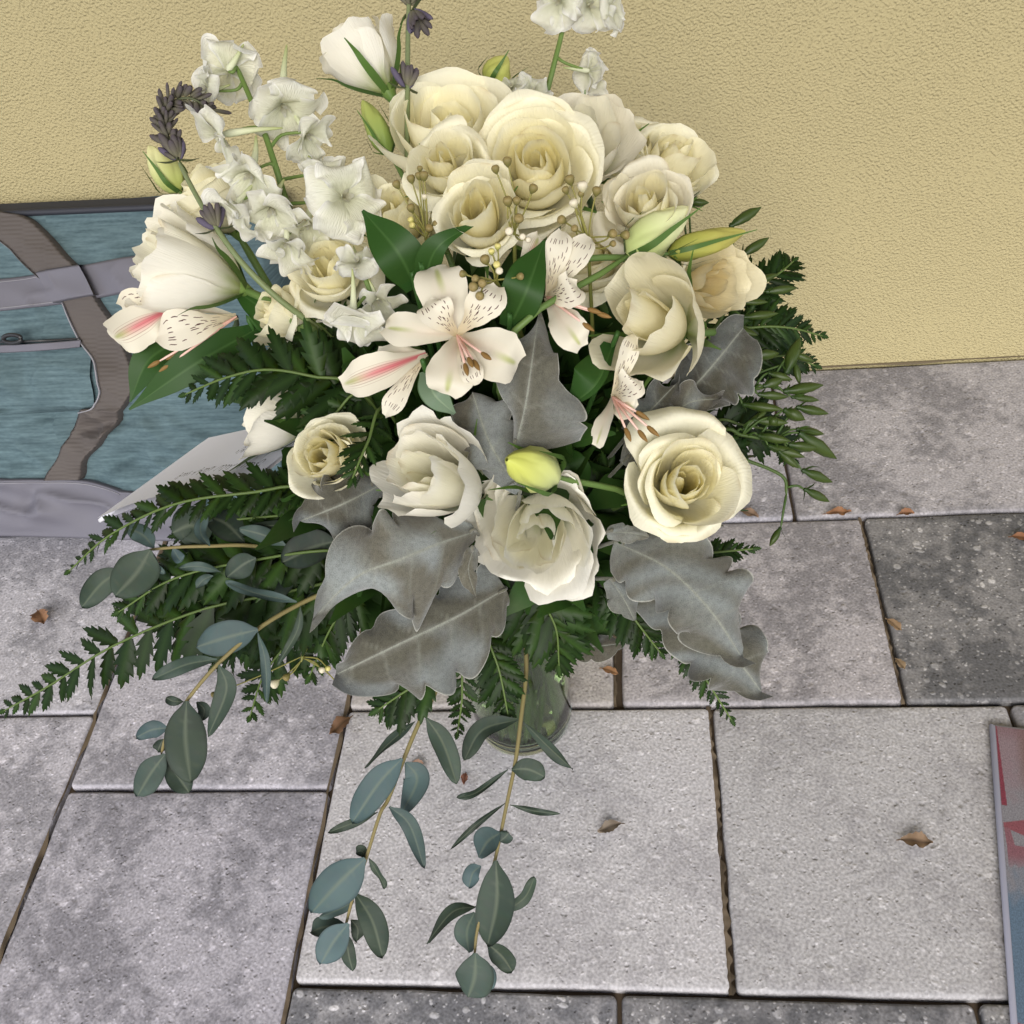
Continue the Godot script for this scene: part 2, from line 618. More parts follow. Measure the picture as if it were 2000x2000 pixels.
func paving() -> void:
	var ground := Node3D.new()
	ground.name = "ground"
	ground.set_meta("kind", "structure")
	add_child(ground)
	var pl := PlaneMesh.new()
	pl.size = Vector2(60, 60)
	put(ground, "joint_sand", pl, M.sand, Transform3D(Basis(), Vector3(0, -0.009, 24)))
	var pavement := Node3D.new()
	pavement.name = "pavement"
	pavement.set_meta("kind", "structure")
	add_child(pavement)
	var s := 0.935
	var xa := -0.5227 * s
	var xb := -0.2779 * s
	var xc := 0.0514 * s
	var xd := 0.2166 * s
	var z1 := -0.2674 * s
	var z2 := -0.5104 * s
	var z3 := -0.7316 * s
	var zw := -0.9733 * s
	var l1 := -0.5085 * s
	var l2 := -0.4299 * s
	var xe := gp(1207, 1330).x
	var xu := gp(1553, 1005).x
	var j1 := gp(1209, 1950).x
	var j2 := gp(1908, 1962).x
	var g := 0.0030
	var L := [
		# x0, x1, z back, z front, surface, tint
		[xb, xc, z2, z1, "pale", Color(1.0, 0.99, 0.98)],
		[xc, xc + 0.232, z2, z1, "pale", Color(0.86, 0.855, 0.84)],
		[xc + 0.232, xc + 0.54, z2, z1, "mixed", Color(0.9, 0.9, 0.9)],
		[xb, xe - 0.002, z3, z2, "pale", Color(0.88, 0.84, 0.78)],
		[xe + 0.002, xd, z3, z2, "mixed", Color(0.98, 0.95, 0.93)],
		[xd, xd + 0.31, z3, z2, "dark", Color(1.0, 0.99, 0.98)],
		[xd + 0.31, xd + 0.54, z3, z2, "mixed", Color(0.9, 0.9, 0.9)],
		[xb, xu - 0.30, zw + 0.003, z3, "mixed", Color(0.95, 0.95, 0.95)],
		[xu - 0.30, xu, zw + 0.003, z3, "mixed", Color(1.05, 1.04, 1.06)],
		[xu, xu + 0.31, zw + 0.003, z3, "mixed", Color(1.0, 0.98, 0.97)],
		[xu + 0.31, xu + 0.62, zw + 0.003, z3, "dark", Color(1.0, 1.0, 1.0)],
		[xa, xb, l2, -0.165, "mixed", Color(0.98, 0.97, 1.02)],
		[xa, xb, -0.165, 0.06, "dark", Color(1.1, 1.1, 1.1)],
		[xa, xb, -0.63, l2, "mixed", Color(1.06, 1.05, 1.09)],
		[xa, xb, zw + 0.003, -0.63, "pale", Color(0.8, 0.8, 0.82)],
		[xa - 0.31, xa, l1, -0.25, "mixed", Color(1.15, 1.14, 1.18)],
		[xa - 0.31, xa, -0.25, -0.02, "mixed", Color(0.9, 0.9, 0.9)],
		[xa - 0.31, xa, -0.70, l1, "mixed", Color(1.12, 1.12, 1.15)],
		[xa - 0.31, xa, zw + 0.003, -0.70, "pale", Color(0.9, 0.9, 0.92)],
		[xa - 0.62, xa - 0.31, -0.60, -0.36, "dark", Color(1, 1, 1)],
		[xa - 0.62, xa - 0.31, zw + 0.003, -0.60, "mixed", Color(1, 1, 1)],
		[xa - 0.62, xa - 0.31, -0.36, -0.05, "pale", Color(0.9, 0.9, 0.9)],
		[xb, j1, z1, z1 + 0.15, "dark", Color(1.35, 1.35, 1.4)],
		[j1, j2, z1, z1 + 0.15, "dark", Color(1.05, 1.05, 1.08)],
		[j2, j2 + 0.23, z1, z1 + 0.15, "dark", Color(1.2, 1.2, 1.2)],
		[xb, xb + 0.31, z1 + 0.15, z1 + 0.38, "pale", Color(0.9, 0.9, 0.9)],
		[xb + 0.31, xb + 0.62, z1 + 0.15, z1 + 0.38, "mixed", Color(1, 1, 1)],
		[xa, xb, 0.06, 0.29, "mixed", Color(1, 1, 1)],
	]
	# sand swept up along the long joints
	for run in [[xa, -0.90, 0.05, 0.0045], [xb, -0.90, 0.05, 0.0035], [xc, z2, z1, 0.0042], [xd, z3, z2, 0.0022], [xe, z3, z2, 0.0016]]:
		rng.seed = int(run[0] * 1000.0) + 5000
		var mid := []
		var wa := []
		var wb := []
		for i in 60:
			mid.append(Vector3(run[0] - 0.0022, -0.0016 + rng.randf_range(-0.0006, 0.0004), lerpf(run[1], run[2], i / 59.0)))
			wa.append(run[3] * pow(rng.randf(), 0.8))
			wb.append(0.0016)
		put(ground, "swept_sand", blade(mid, wa, wb, Vector3.UP, {"nu": 240, "nv": 3, "cup": -0.25, "c0": Color(0.13, 0.10, 0.068), "mottle": 2.0, "cp": Color(0.05, 0.036, 0.024), "lobes": 0.0}), M.wood)
	var foot := []
	var fa := []
	var fb := []
	rng.seed = 4410
	for i in 60:
		foot.append(Vector3(lerpf(-0.95, 0.75, i / 59.0), 0.0012, zw + 0.002))
		fa.append(0.003)
		fb.append(rng.randf_range(0.0004, 0.0042))
	put(ground, "swept_sand", blade(foot, fa, fb, Vector3.UP, {"nu": 240, "nv": 3, "cup": -0.15, "c0": Color(0.17, 0.14, 0.095)}), M.wood)
	for k in L.size():
		var e: Array = L[k]
		rng.seed = 70 + k
		var h := rng.randf_range(-0.0008, 0.0008)
		var shift := Vector3(rng.randf(), rng.randf(), rng.randf())
		put(pavement, "paver", slab(e[0] + g / 2, e[1] - g / 2, e[2] + g / 2, e[3] - g / 2, h, 300 + k), paver_mat(e[4], e[5], shift))

func building() -> void:
	var z := -0.9733 * 0.935
	var wall := put(self, "stucco_wall", BoxMesh.new(), M.wall)
	var b := BoxMesh.new()
	b.size = Vector3(7, 2.7, 0.2)
	wall.mesh = b
	wall.position = Vector3(0, 1.345, z - 0.1)
	tag(wall, "cream yellow rough stucco wall behind the bouquet and the bag", "wall")
	var roof := BoxMesh.new()
	roof.size = Vector3(7, 0.15, 3.1)
	var c := put(self, "porch_ceiling", roof, flat(Color(0.62, 0.60, 0.56), 0.8), Transform3D(Basis(), Vector3(0, 2.75, z + 1.35)))
	c.set_meta("kind", "structure")

# ------------------------------------------------------------------ bag
var bag_o: Vector3
var bag_n: Vector3
var bag_top_y: float
var bag_line: Vector3
var bag_rise: Vector3
var bag_noise: FastNoiseLite
var bag_creases := []

func bag_st(x: float, y: float) -> Vector2:      # where a line of sight meets the bag's front: metres along it, 0 to 1 up it
	var r := ray(x, y)
	var p := eye + r * ((bag_o - eye).dot(bag_n) / r.dot(bag_n))
	var q := p - bag_o
	return Vector2(q.dot(bag_line), q.dot(bag_rise) / bag_rise.length_squared())

func bag_at(s: float, t: float, off := 0.0) -> Vector3:
	var h := 0.026 * bag_noise.get_noise_2d(s * 9.0, t * 5.0)
	var r1 := bag_noise.get_noise_2d(s * 13.0 + t * 6.0 + 7.0, t * 5.0 - s * 4.0)
	h += 0.017 * (0.35 - sqrt(absf(r1) + 0.02))
	for c in bag_creases:
		var ab: Vector2 = c[1] - c[0]
		var q := Vector2(s, t * 0.42)
		var f := clampf((q - c[0]).dot(ab) / ab.length_squared(), 0, 1)
		var dd := q.distance_to(c[0] + ab * f)
		var amp: float = c[2] * (1.0 - 0.6 * absf(f * 2.0 - 1.0))
		h += amp * (1.4 * exp(-pow(dd / 0.022, 2.0) * 0.5) - 2.6 * exp(-pow(dd / 0.007, 2.0) * 0.5))
	h *= smoothstep(0.0, 0.12, t) * (1.0 - smoothstep(0.82, 1.0, t)) * (1.0 if t < 0.42 else 0.45)
	h += 0.028 * sin(clampf(t, 0, 1) * PI)
	return bag_o + bag_line * s + bag_rise * t + bag_n * (h + off)

func bag_patch(root: Node3D, called: String, mat: Material, left: Array, right: Array, off: float, n := 24, m := 10, puff := 0.0) -> MeshInstance3D:
	# cloth between two edges given as pixel outlines, laid on the bag's front
	var P := PackedVector3Array()
	var T := PackedVector2Array()
	var A := []
	var B := []
	for p in left:
		var q := bag_st(p[0], p[1])
		A.append(Vector3(q.x, q.y, 0))
	for p in right:
		var q := bag_st(p[0], p[1])
		B.append(Vector3(q.x, q.y, 0))
	n = n * 2
	m = m * 2
	var a := curve(A, n)
	var b := curve(B, n)
	# a hem all round turns back to the bag, so the cloth has an edge with thickness
	for i in n + 1:
		for j in m + 3:
			var f := clampf((j - 1.0) / m, 0, 1)
			var st := a[i].lerp(b[i], f)
			var o := off + puff * sin(f * PI) * sin(float(i) / n * PI)
			if j == 0 or j == m + 2:
				o = -0.002
			P.append(bag_at(st.x, st.y, o))
			T.append(Vector2(st.x, st.y * bag_rise.length()))
	return part(root, called, sheet(P, PackedColorArray(), T, n + 1, m + 3), mat)

func cooler_bag() -> void:
	bag_noise = noise(0.55, 61, 2)
	var b0 := gp(0, 1047)
	var b1 := gp(300, 1052)
	var zt := -0.9733 * 0.935 + 0.035
	var t0 := wp(60, 432, zt)
	var t1 := wp(310, 398, zt)
	bag_line = (b1 - b0).normalized()
	bag_o = b0
	var rise := (t0 + t1) / 2 - b0
	bag_rise = rise - bag_line * rise.dot(bag_line)
	bag_n = bag_line.cross(bag_rise).normalized()
	for c in [[88, 690, 112, 800, 0.006], [20, 830, 150, 800, 0.005], [160, 842, 330, 800, 0.006], [300, 905, 420, 820, 0.005], [185, 925, 330, 862, 0.005], [262, 590, 345, 700, 0.005], [20, 720, 60, 790, 0.004], [60, 1010, 90, 950, 0.004], [40, 640, 130, 630, 0.004], [10, 500, 70, 470, 0.003]]:
		var a := bag_st(c[0], c[1])
		var b := bag_st(c[2], c[3])
		bag_creases.append([Vector2(a.x, a.y * 0.42), Vector2(b.x, b.y * 0.42), c[4]])
	var s0 := -0.22
	var s1 := bag_st(560, 980).x
	var zb := -0.9733 * 0.935 + 0.012
	var root := thing("cooler_bag", "blue teal fabric cooler bag with grey straps leaning on the wall", "bag", bag_o)
	# body: rings of front, right end, back and left end
	var P := PackedVector3Array()
	var T := PackedVector2Array()
	var rows := 70
	var nf := 120
	var cols := 0
	for i in rows + 1:
		var t := float(i) / rows
		var line := []
		for j in nf + 1:
			line.append(bag_at(lerpf(s0, s1, float(j) / nf), t))
		var fr: Vector3 = line[nf]
		var fl: Vector3 = line[0]
		for k in range(1, 5):
			line.append(fr.lerp(Vector3(fr.x, fr.y, minf(zb, fr.z)), k / 4.0) + Vector3(0.012 * sin(k / 4.0 * PI), 0, 0))
		for k in range(1, 9):
			line.append(Vector3(lerpf(fr.x, fl.x, k / 8.0), lerpf(fr.y, fl.y, k / 8.0), minf(zb, minf(fr.z, fl.z))))
		line.append(fl)
		cols = line.size()
		for j in cols:
			P.append(line[j])
			T.append(Vector2(j / float(nf) * (s1 - s0), t * bag_rise.length()))
	part(root, "body", sheet(P, PackedColorArray(), T, rows + 1, cols), M.teal)
	# lining and rim at the mouth
	var rim := []
	for j in 13:
		rim.append(bag_at(lerpf(s0, s1, j / 12.0), 1.0) + Vector3(0, 0.003, 0))
	part(root, "mouth_binding", tube(rim, 0.0036, 0.0036, Color.WHITE, Color.WHITE, 48, 8), M.band_dark)
	var lid := PackedVector3Array()
	for j in 13:
		var p: Vector3 = rim[j]
		for k in 4:
			lid.append(p + Vector3(0, 0.0006 * k, -0.0055 * k))
	part(root, "lid", sheet(lid, PackedColorArray(), PackedVector2Array(), 13, 4), M.band_dark)
	# bands, straps, pocket (pixels of the photograph's left edge)
	bag_patch(root, "base_band", M.band, [[-60, 924], [80, 929], [180, 934], [270, 948], [420, 968]], [[-60, 1044], [80, 1046], [180, 1049], [270, 1052], [420, 1056]], 0.0075, 30, 12)
	bag_patch(root, "upper_band", M.band, [[-60, 554], [60, 541], [170, 522], [260, 506], [420, 480]], [[-60, 618], [60, 604], [170, 590], [260, 575], [420, 548]], 0.006, 30, 6)
	bag_patch(root, "pocket", M.teal, [[-60, 672], [60, 671], [130, 668], [200, 664]], [[-60, 800], [60, 802], [150, 800], [222, 788]], 0.005, 30, 14, 0.012)
	bag_patch(root, "zip_tape", M.band, [[-60, 672], [60, 671], [130, 667], [190, 662]], [[-60, 688], [60, 686], [130, 682], [190, 676]], 0.013, 20, 3)
	bag_patch(root, "zip", M.zip, [[-60, 665], [60, 664], [130, 661], [186, 658]], [[-60, 669], [60, 668], [130, 665], [186, 661]], 0.012, 20, 2)
	var strap := bag_patch(root, "carry_strap", M.strap, [[-70, 440], [-20, 448], [25, 478], [83, 530], [122, 560], [152, 592], [183, 660], [220, 705], [236, 748], [236, 766], [222, 790], [188, 800], [150, 868], [112, 932]], [[-70, 400], [10, 414], [60, 425], [100, 455], [170, 520], [200, 556], [228, 600], [275, 680], [300, 730], [300, 752], [280, 790], [248, 842], [200, 884], [172, 932]], 0.010, 70, 6)
	strap.set_meta("label", "grey brown woven carry strap running down the front")
	bag_patch(root, "strap_edge", M.stitch, [[-22, 447], [24, 477], [82, 530], [120, 560]], [[-20, 449.4], [26, 479.4], [84, 532], [122, 562]], 0.0118, 30, 2)
	bag_patch(root, "strap_edge", M.stitch, [[151, 592], [182, 660], [219, 705], [235, 748], [235, 766], [221, 790], [187, 800]], [[153, 592], [184.4, 660], [221.4, 704], [237.6, 748], [237.6, 767], [223, 792], [188, 802.4]], 0.0118, 40, 2)
	bag_patch(root, "strap_loop", M.band, [[98, 533], [140, 526], [186, 519]], [[138, 592], [180, 584], [222, 577]], 0.0155, 14, 6)
	for seam in [[[-60, 930], [80, 935], [180, 940], [270, 954]], [[-60, 560], [50, 548], [95, 540]], [[-60, 612], [60, 598], [130, 589]]]:
		var lo := []
		for p in seam:
			lo.append([p[0], p[1] + 1.6])
		bag_patch(root, "seam", M.stitch, seam, lo, 0.0084 if seam[0][1] > 900 else 0.0068, 24, 2)
	var pq := bag_st(56, 660)
	var pull := []
	for k in 9:
		var a := TAU * k / 8.0
		pull.append(bag_at(pq.x + 0.011 + 0.011 * cos(a), pq.y + 0.012 * sin(a), 0.016))
	part(root, "zip_pull", tube(pull, 0.0022, 0.0022, Color.WHITE, Color.WHITE, 24, 6), M.zip)

# ------------------------------------------------------------------ vase
func vase() -> void:
	vase_at = Vector3(gp(1026, 1408).x, 0, gp(1026, 1408).z)
	var solid := StandardMaterial3D.new()
	solid.albedo_color = Color(0.84, 0.90, 0.80, 0.0)
	solid.roughness = 0.03
	solid.refraction_enabled = true
	solid.refraction_scale = 0.05
	solid.transparency = BaseMaterial3D.TRANSPARENCY_ALPHA
	var wet := solid.duplicate() as StandardMaterial3D
	wet.albedo_color = Color(0.86, 0.91, 0.78, 0.0)
	wet.refraction_scale = 0.033
	var root := thing("vase", "clear glass vase of water holding all the flower stems", "vase", vase_at)
	var lift := Transform3D(Basis(), Vector3(0, 0.0012, 0))
	var out := [[0.0005, 0.0], [0.026, 0.0], [0.034, 0.002], [0.0385, 0.008], [0.0402, 0.018], [0.0405, 0.05], [0.0395, 0.09], [0.0375, 0.13], [0.0365, 0.16], [0.0372, 0.176], [0.0378, 0.180], [0.0365, 0.182], [0.0352, 0.178], [0.0345, 0.16], [0.0355, 0.13], [0.0373, 0.09], [0.0382, 0.05], [0.0378, 0.024], [0.034, 0.014], [0.02, 0.011], [0.0005, 0.0105]]
	put(root, "glass", lathe(out, 64), solid, lift)
	put(root, "water", lathe([[0.0005, 0.0109], [0.02, 0.0114], [0.0337, 0.0144], [0.0374, 0.0243], [0.0378, 0.05], [0.0369, 0.09], [0.0352, 0.128], [0.0345, 0.1268], [0.0005, 0.1264]], 64), wet, lift)

func stem_path(base: Vector3, axis: Vector3, k: float) -> Array:
	# from a flower's base through the vase's neck to its floor
	var a := k * 2.4
	var q := 0.012 + 0.017 * fposmod(k * 0.618, 1.0)
	var d := Vector3(base.x - vase_at.x, 0, base.z - vase_at.z).normalized()
	var neck := vase_at + Vector3(0, 0.178, 0) + d * 0.014 + Vector3(cos(a), 0, sin(a)) * q * 0.55
	var foot := vase_at + Vector3(0, 0.017, 0) - d * 0.012 + Vector3(cos(a), 0, sin(a)) * q * 0.75
	var l := base.distance_to(neck)
	return [base, base - axis * l * 0.28, neck + (base - neck) * 0.22 + Vector3(0, 0.02, 0), neck, foot]

const STEM_A := Color(0.10, 0.17, 0.045)
const STEM_B := Color(0.15, 0.21, 0.07)

# ------------------------------------------------------------------ blooms
func frame_of(y: Vector3) -> Array:
	var x := y.cross(Vector3(0.2, 0.35, 0.91)).normalized()
	return [x, x.cross(y)]

func petal_mesh(base: Vector3, Y: Vector3, X: Vector3, Z: Vector3, R: float, H: float, q: float, ang: float, o: Dictionary) -> ArrayMesh:
	var nu := 17
	var nv := 18
	var P := PackedVector3Array()
	var C := PackedColorArray()
	var T := PackedVector2Array()
	var half: float = lerpf(o.a0, o.a1, q) * rng.randf_range(0.9, 1.1)
	var rt: float = R * (o.t0 + (o.t1 - o.t0) * pow(q, o.get("tq", 0.85))) * rng.randf_range(0.88, 1.1)
	var rb: float = R * o.get("rb", 0.08)
	var bulge: float = R * o.get("bulge", 0.22) * (0.35 + q)
	var hq: float = lerpf(1.0, o.hout, q * q) * rng.randf_range(0.88, 1.06)
	var curl: float = o.curl * smoothstep(0.25, 1.0, q) * rng.randf_range(0.5, 1.3)
	var ruf: float = o.ruf * (0.4 + q) * rng.randf_range(0.7, 1.3)
	var kf: float = rng.randf_range(2.2, 3.6) * o.get("rk", 1.0)
	var p1 := rng.randf() * TAU
	var p2 := rng.randf() * TAU
	var tuck: float = o.get("tuck", 0.10)
	var pp: float = o.get("p", 1.0)
	var point: float = o.get("point", 0.03)
	var lean := rng.randf_range(-0.16, 0.16)
	var fl := rng.randf_range(-0.9, 0.9)
	var worn := rng.randf() < 0.3
	var cin: Color = o.cin
	var cout: Color = o.cout
	var cbase: Color = o.cbase
	var body := cin.lerp(cout, smoothstep(0.0, 0.8, q))
	for i in nu + 1:
		var s := float(i) / nu
		for j in nv + 1:
			var v := float(j) / nv * 2 - 1
			var e := absf(v)
			var tip := 1.0 - 0.05 * v * v - 0.30 * pow(e, 7.0) + point * (1.0 - e)
			tip += ruf * 0.35 * sin(v * kf * 2.1 + p2) + lean * v * 0.3
			var S := s * tip
			var c := clampf((S - 0.62) / 0.38, 0, 1.3)
			var r := lerpf(rb, rt, pow(S, pp)) + bulge * sin(clampf(S, 0, 1) * PI) * 0.6
			r *= 1.0 + tuck * v
			r += curl * R * c * c * 0.42 * (1.0 + fl * v)
			var y := H * hq * S - curl * H * c * c * c * 0.34
			var w := S * S * S
			r += ruf * R * w * sin(v * kf + p1) + ruf * R * 0.4 * w * w * sin(v * kf * 2.7 + p2)
			r += ruf * R * 0.35 * w * w * sin(v * 13.0 + p1 * 3.0)
			y += ruf * H * 0.22 * w * w * cos(v * 15.0 + p2)
			y += ruf * H * 0.5 * w * cos(v * kf * 1.4 + p2)
			var f := ang + v * half * lerpf(0.72, 1.0, smoothstep(0, 0.5, S))
			P.append(base + X * (r * cos(f)) + Z * (r * sin(f)) + Y * y)
			var col := cbase.lerp(body, smoothstep(0.0, o.get("green", 0.35), S + 0.04 * sin(v * 9.0)))
			col = col.lerp(cout, smoothstep(0.85, 1.0, S) * 0.5)
			if worn:      # a browned, bruised rim
				col = col.lerp(Color(0.55, 0.42, 0.20), smoothstep(0.90, 1.0, s) * clampf(0.25 + 0.6 * sin(v * 11.0 + p2), 0, 1) * 0.6)
			C.append(col)
			T.append(Vector2(v * half * 0.6, s))
	return sheet(P, C, T, nu + 1, nv + 1)

func bloom(called: String, label: String, cat: String, group: String, base_px: Array, mouth_px: Array, Rpx: float, kind: Dictionary, seed_: int, stem_r := 0.0022) -> Node3D:
	var base := v3(base_px)
	var mouth := v3(mouth_px)
	var Y := (mouth - base).normalized()
	var H := mouth.distance_to(base)
	var R: float = Rpx * mouth_px[2] / F
	var X: Vector3 = frame_of(Y)[0]
	var Z: Vector3 = frame_of(Y)[1]
	var path := stem_path(base, Y, seed_)
	if kind.has("via"):
		path = [base] + vs(kind.via) + path.slice(3)
	var root := thing(called, label, cat, path[-1], group)
	rng.seed = seed_ * 37 + 5
	var n: int = kind.n
	var turn := rng.randf() * TAU
	for k in n:
		var q := (k + 0.4) / (n - 0.6)
		part(root, "petal", petal_mesh(base, (Y + (X * rng.randfn() + Z * rng.randfn()) * 0.075 * (0.4 + q)).normalized(), X, Z, R, H, q, turn + k * 2.39996 + rng.randf_range(-0.42, 0.42), kind), M.petal)
	# calyx
	var g0 := Color(0.07, 0.13, 0.03)
	for k in 5:
		var a := turn + TAU * k / 5 + rng.randf_range(-0.2, 0.2)
		var D := X * cos(a) + Z * sin(a)
		var L: float = kind.sepal * H
		var pts := [base - Y * 0.002 + D * R * 0.05]
		for i in 5:                       # hugging the outside of the outermost petals
			var S := (i + 1) / 5.0 * L / H
			var r: float = R * (lerpf(kind.get("rb", 0.08), kind.t1 * 1.06, pow(S, kind.get("p", 1.0))) + 0.6 * 1.35 * kind.get("bulge", 0.22) * sin(S * PI)) * 1.10 + 0.0012
			pts.append(base + D * (r + (0.006 if i == 4 else 0.0)) + Y * H * S * kind.hout)
		part(root, "sepal", blade(pts, px_list([6, 8, 7, 5, 1], base_px[2]), px_list([6, 8, 7, 5, 1], base_px[2]), D, {"nu": 12, "nv": 1, "c0": g0, "c1": g0 * 1.3}), M.green)
	var cup := lathe([[0.05, -0.35], [0.55, -0.1], [1.0, 0.35], [1.15, 0.8], [0.7, 1.0]], 10, Color(0.10, 0.18, 0.04), Color(0.17, 0.25, 0.07))
	part_at(root, "receptacle", cup, M.green, along(base - Y * 0.004, base + Y * 0.007, maxf(0.0042, R * 0.13)))
	part(root, "stem", tube(path, stem_r, stem_r * 1.05, STEM_A, STEM_B, 22, 7), M.stem)
	return root

func bud(root: Node3D, a: Vector3, b: Vector3, r: float, c0: Color, c1: Color, seed_: int, sepals := 4) -> void:
	rng.seed = seed_
	var m := lathe([[0.12, 0.0], [0.62, 0.08], [0.92, 0.22], [1.0, 0.38], [0.93, 0.55], [0.74, 0.72], [0.48, 0.86], [0.26, 0.95], [0.08, 1.0]], 24, c0, c1, 4, 0.22, 2.6)
	part_at(root, "bud", m, M.bud, along(a, b, r, rng.randf() * TAU))
	var Y := (b - a).normalized()
	var L := a.distance_to(b)
	var X: Vector3 = frame_of(Y)[0]
	var Z: Vector3 = frame_of(Y)[1]
	for k in sepals:
		var f := TAU * k / sepals + rng.randf() * 0.5
		var D := X * cos(f) + Z * sin(f)
		var l := rng.randf_range(0.7, 1.08)
		var pts := [a + D * r * 0.2, a + D * r * 1.06 + Y * L * 0.22 * l, a + D * r * 1.12 + Y * L * 0.55 * l, a + D * r * rng.randf_range(1.0, 1.7) + Y * L * l]
		var w := r * 0.16
		part(root, "sepal", blade(pts, [w, w, w * 0.7, 0.0002], [w, w, w * 0.7, 0.0002], D, {"nu": 8, "nv": 1, "c0": Color(0.06, 0.12, 0.03), "c1": Color(0.08, 0.15, 0.03)}), M.green)

# ------------------------------------------------------------------ delphinium
func floret(root: Node3D, c: Vector3, n: Vector3, R: float, spur: Vector3, seed_: int, droop: float) -> void:
	rng.seed = seed_
	var f := Node3D.new()
	var k0 := 0
	while root.has_node(NodePath("floret" if k0 == 0 else "floret_%03d" % k0)):
		k0 += 1
	f.name = "floret" if k0 == 0 else "floret_%03d" % k0
	root.add_child(f)
	f.position = c - root.position
	var X: Vector3 = frame_of(n)[0]
	var Z: Vector3 = frame_of(n)[1]
	var t0 := rng.randf() * TAU
	for k in 5:
		var a := t0 + TAU * k / 5 + rng.randf_range(-0.15, 0.15)
		var D := X * cos(a) + Z * sin(a)
		var L := R * rng.randf_range(0.85, 1.15)
		var lift := rng.randf_range(0.05, 0.55)
		var dn := Vector3.DOWN * droop * L
		var pts := [c + D * R * 0.06, c + D * L * 0.45 + n * L * (0.16 + lift * 0.4) + dn * 0.2, c + D * L * 0.8 + n * L * lift + dn * 0.6, c + D * L * 1.02 + n * L * (lift - 0.22) + dn]
		var w := R * rng.randf_range(0.62, 0.86)
		part(f, "petal", blade(pts, [w * 0.22, w * 0.8, w * 1.05, w * 0.9], [w * 0.22, w * 0.8, w * 1.05, w * 0.9], n, {"nu": 20, "nv": 7, "round": 0.32, "wave": R * 0.15, "wk": rng.randf_range(1.2, 2.6), "ph": rng.randf() * TAU, "cup": rng.randf_range(-0.25, 0.35), "scallop": 0.05, "lobes": 3.0,
			"c0": Color(0.74, 0.75, 0.54), "c1": Color(0.93, 0.92, 0.85), "ce": Color(0.94, 0.93, 0.88), "cew": 0.4}), M.thin_petal)
	for k in 4:
		var a := TAU * k / 4 + 0.5
		var D := X * cos(a) + Z * sin(a)
		part(f, "eye", blade([c, c + D * R * 0.10 + n * R * 0.12, c + D * R * 0.17 + n * R * 0.30], [R * 0.03, R * 0.09, R * 0.03], [R * 0.03, R * 0.09, R * 0.03], D, {"nu": 5, "nv": 1, "c0": Color(0.7, 0.66, 0.42), "c1": Color(0.85, 0.84, 0.76)}), M.thin_petal)
	var mid := c.lerp(spur, 0.5) - n * R * 0.10
	part(f, "spur", tube([c, mid, spur], R * 0.15, R * 0.035, Color(0.72, 0.74, 0.55), Color(0.34, 0.38, 0.14), 10, 9), M.bud)

func delphinium(label: String, stem: Array, list: Array, seed_: int) -> void:
	var st := vs(stem)
	var top: Vector3 = st[0]
	var low: Vector3 = st[st.size() - 1]
	var prev: Vector3 = st[st.size() - 2]
	var path := stem_path(low, (prev - low).normalized(), seed_)
	var root := thing("delphinium", label, "delphinium", path[4], "")
	part(root, "stem", tube(st + path.slice(1), 0.0013, 0.0026, Color(0.13, 0.20, 0.05), STEM_A, 40, 7), M.stem)
	for e in list:
		# [x, y, depth, radius px, facing right/up/near, spur x, y, depth, droop]
		var c := at(e[0], e[1], e[2])
		var n := lens_dir(e[4], e[5], e[6])
		var sp := at(e[7], e[8], e[9])
		seed_ += 13
		floret(root, c, n, 0.86 * e[3] * e[2] / F, sp, seed_, e[10])
		var near := top
		for p in curve(st, 20):
			if p.distance_to(c) < near.distance_to(c):
				near = p
		part(root, "pedicel", tube([c - n * 0.002, (c + near) / 2 - n * 0.006, near], 0.0008, 0.0011, Color(0.16, 0.23, 0.06), Color(0.12, 0.19, 0.05), 8, 6), M.stem)

# ------------------------------------------------------------------ alstroemeria
func alstroemeria(label: String, c_px: Array, tepals: Array, stamens: Array, seed_: int) -> void:
	# tepals: [kind, [x, y, d] tip, half width px, bow in metres, roll]
	var c := v3(c_px)
	var back := (c - eye).normalized()
	var base := c + back * 0.018
	var path := stem_path(base, -back.lerp(Vector3.DOWN, 0.4).normalized(), seed_)
	var root := thing("alstroemeria", label, "alstroemeria", path[4], "")
	rng.seed = seed_
	for t in tepals:
		var tip := v3(t[1])
		var b: Vector3 = v3(t[5]) if t.size() > 5 else c + back * 0.006
		var mid := b.lerp(tip, 0.5) - back * float(t[3])
		var d: float = t[1][2]
		var w: float = t[2] * d / F
		var N := (eye - mid).normalized()
		var prof := [w * 0.18, w * 0.55, w * 0.95, w, w * 0.42] if t[0] != 0 else [w * 0.16, w * 0.40, w * 0.8, w, w * 0.3]
		part(root, "petal", blade([b, b.lerp(mid, 0.55) - back * float(t[3]) * 0.25, mid, mid.lerp(tip, 0.6) - back * float(t[3]) * 0.35, tip], prof, prof, N, {"nu": 20, "nv": 5, "roll": t[4], "fold": rng.randf_range(0.05, 0.25), "wave": w * 0.16, "wk": rng.randf_range(1.2, 2.2), "ph": rng.randf() * TAU, "scallop": 0.06, "lobes": 5.0}), M["tepal%d" % t[0]])
	for s in stamens:
		var tip := v3(s)
		var m := c.lerp(tip, 0.55) - back * 0.006
		part(root, "stamen", tube([c, m, tip], 0.0008, 0.0006, Color(0.72, 0.40, 0.32), Color(0.72, 0.50, 0.42), 10, 6), M.stem)
		var dir := (tip - m).normalized()
		part_at(root, "anther", U.spindle, M.anther, along(tip - dir * 0.001, tip + dir * 0.007, 0.0013))
	part(root, "stem", tube(path, 0.0016, 0.0024, STEM_A, STEM_B, 18, 7), M.stem)

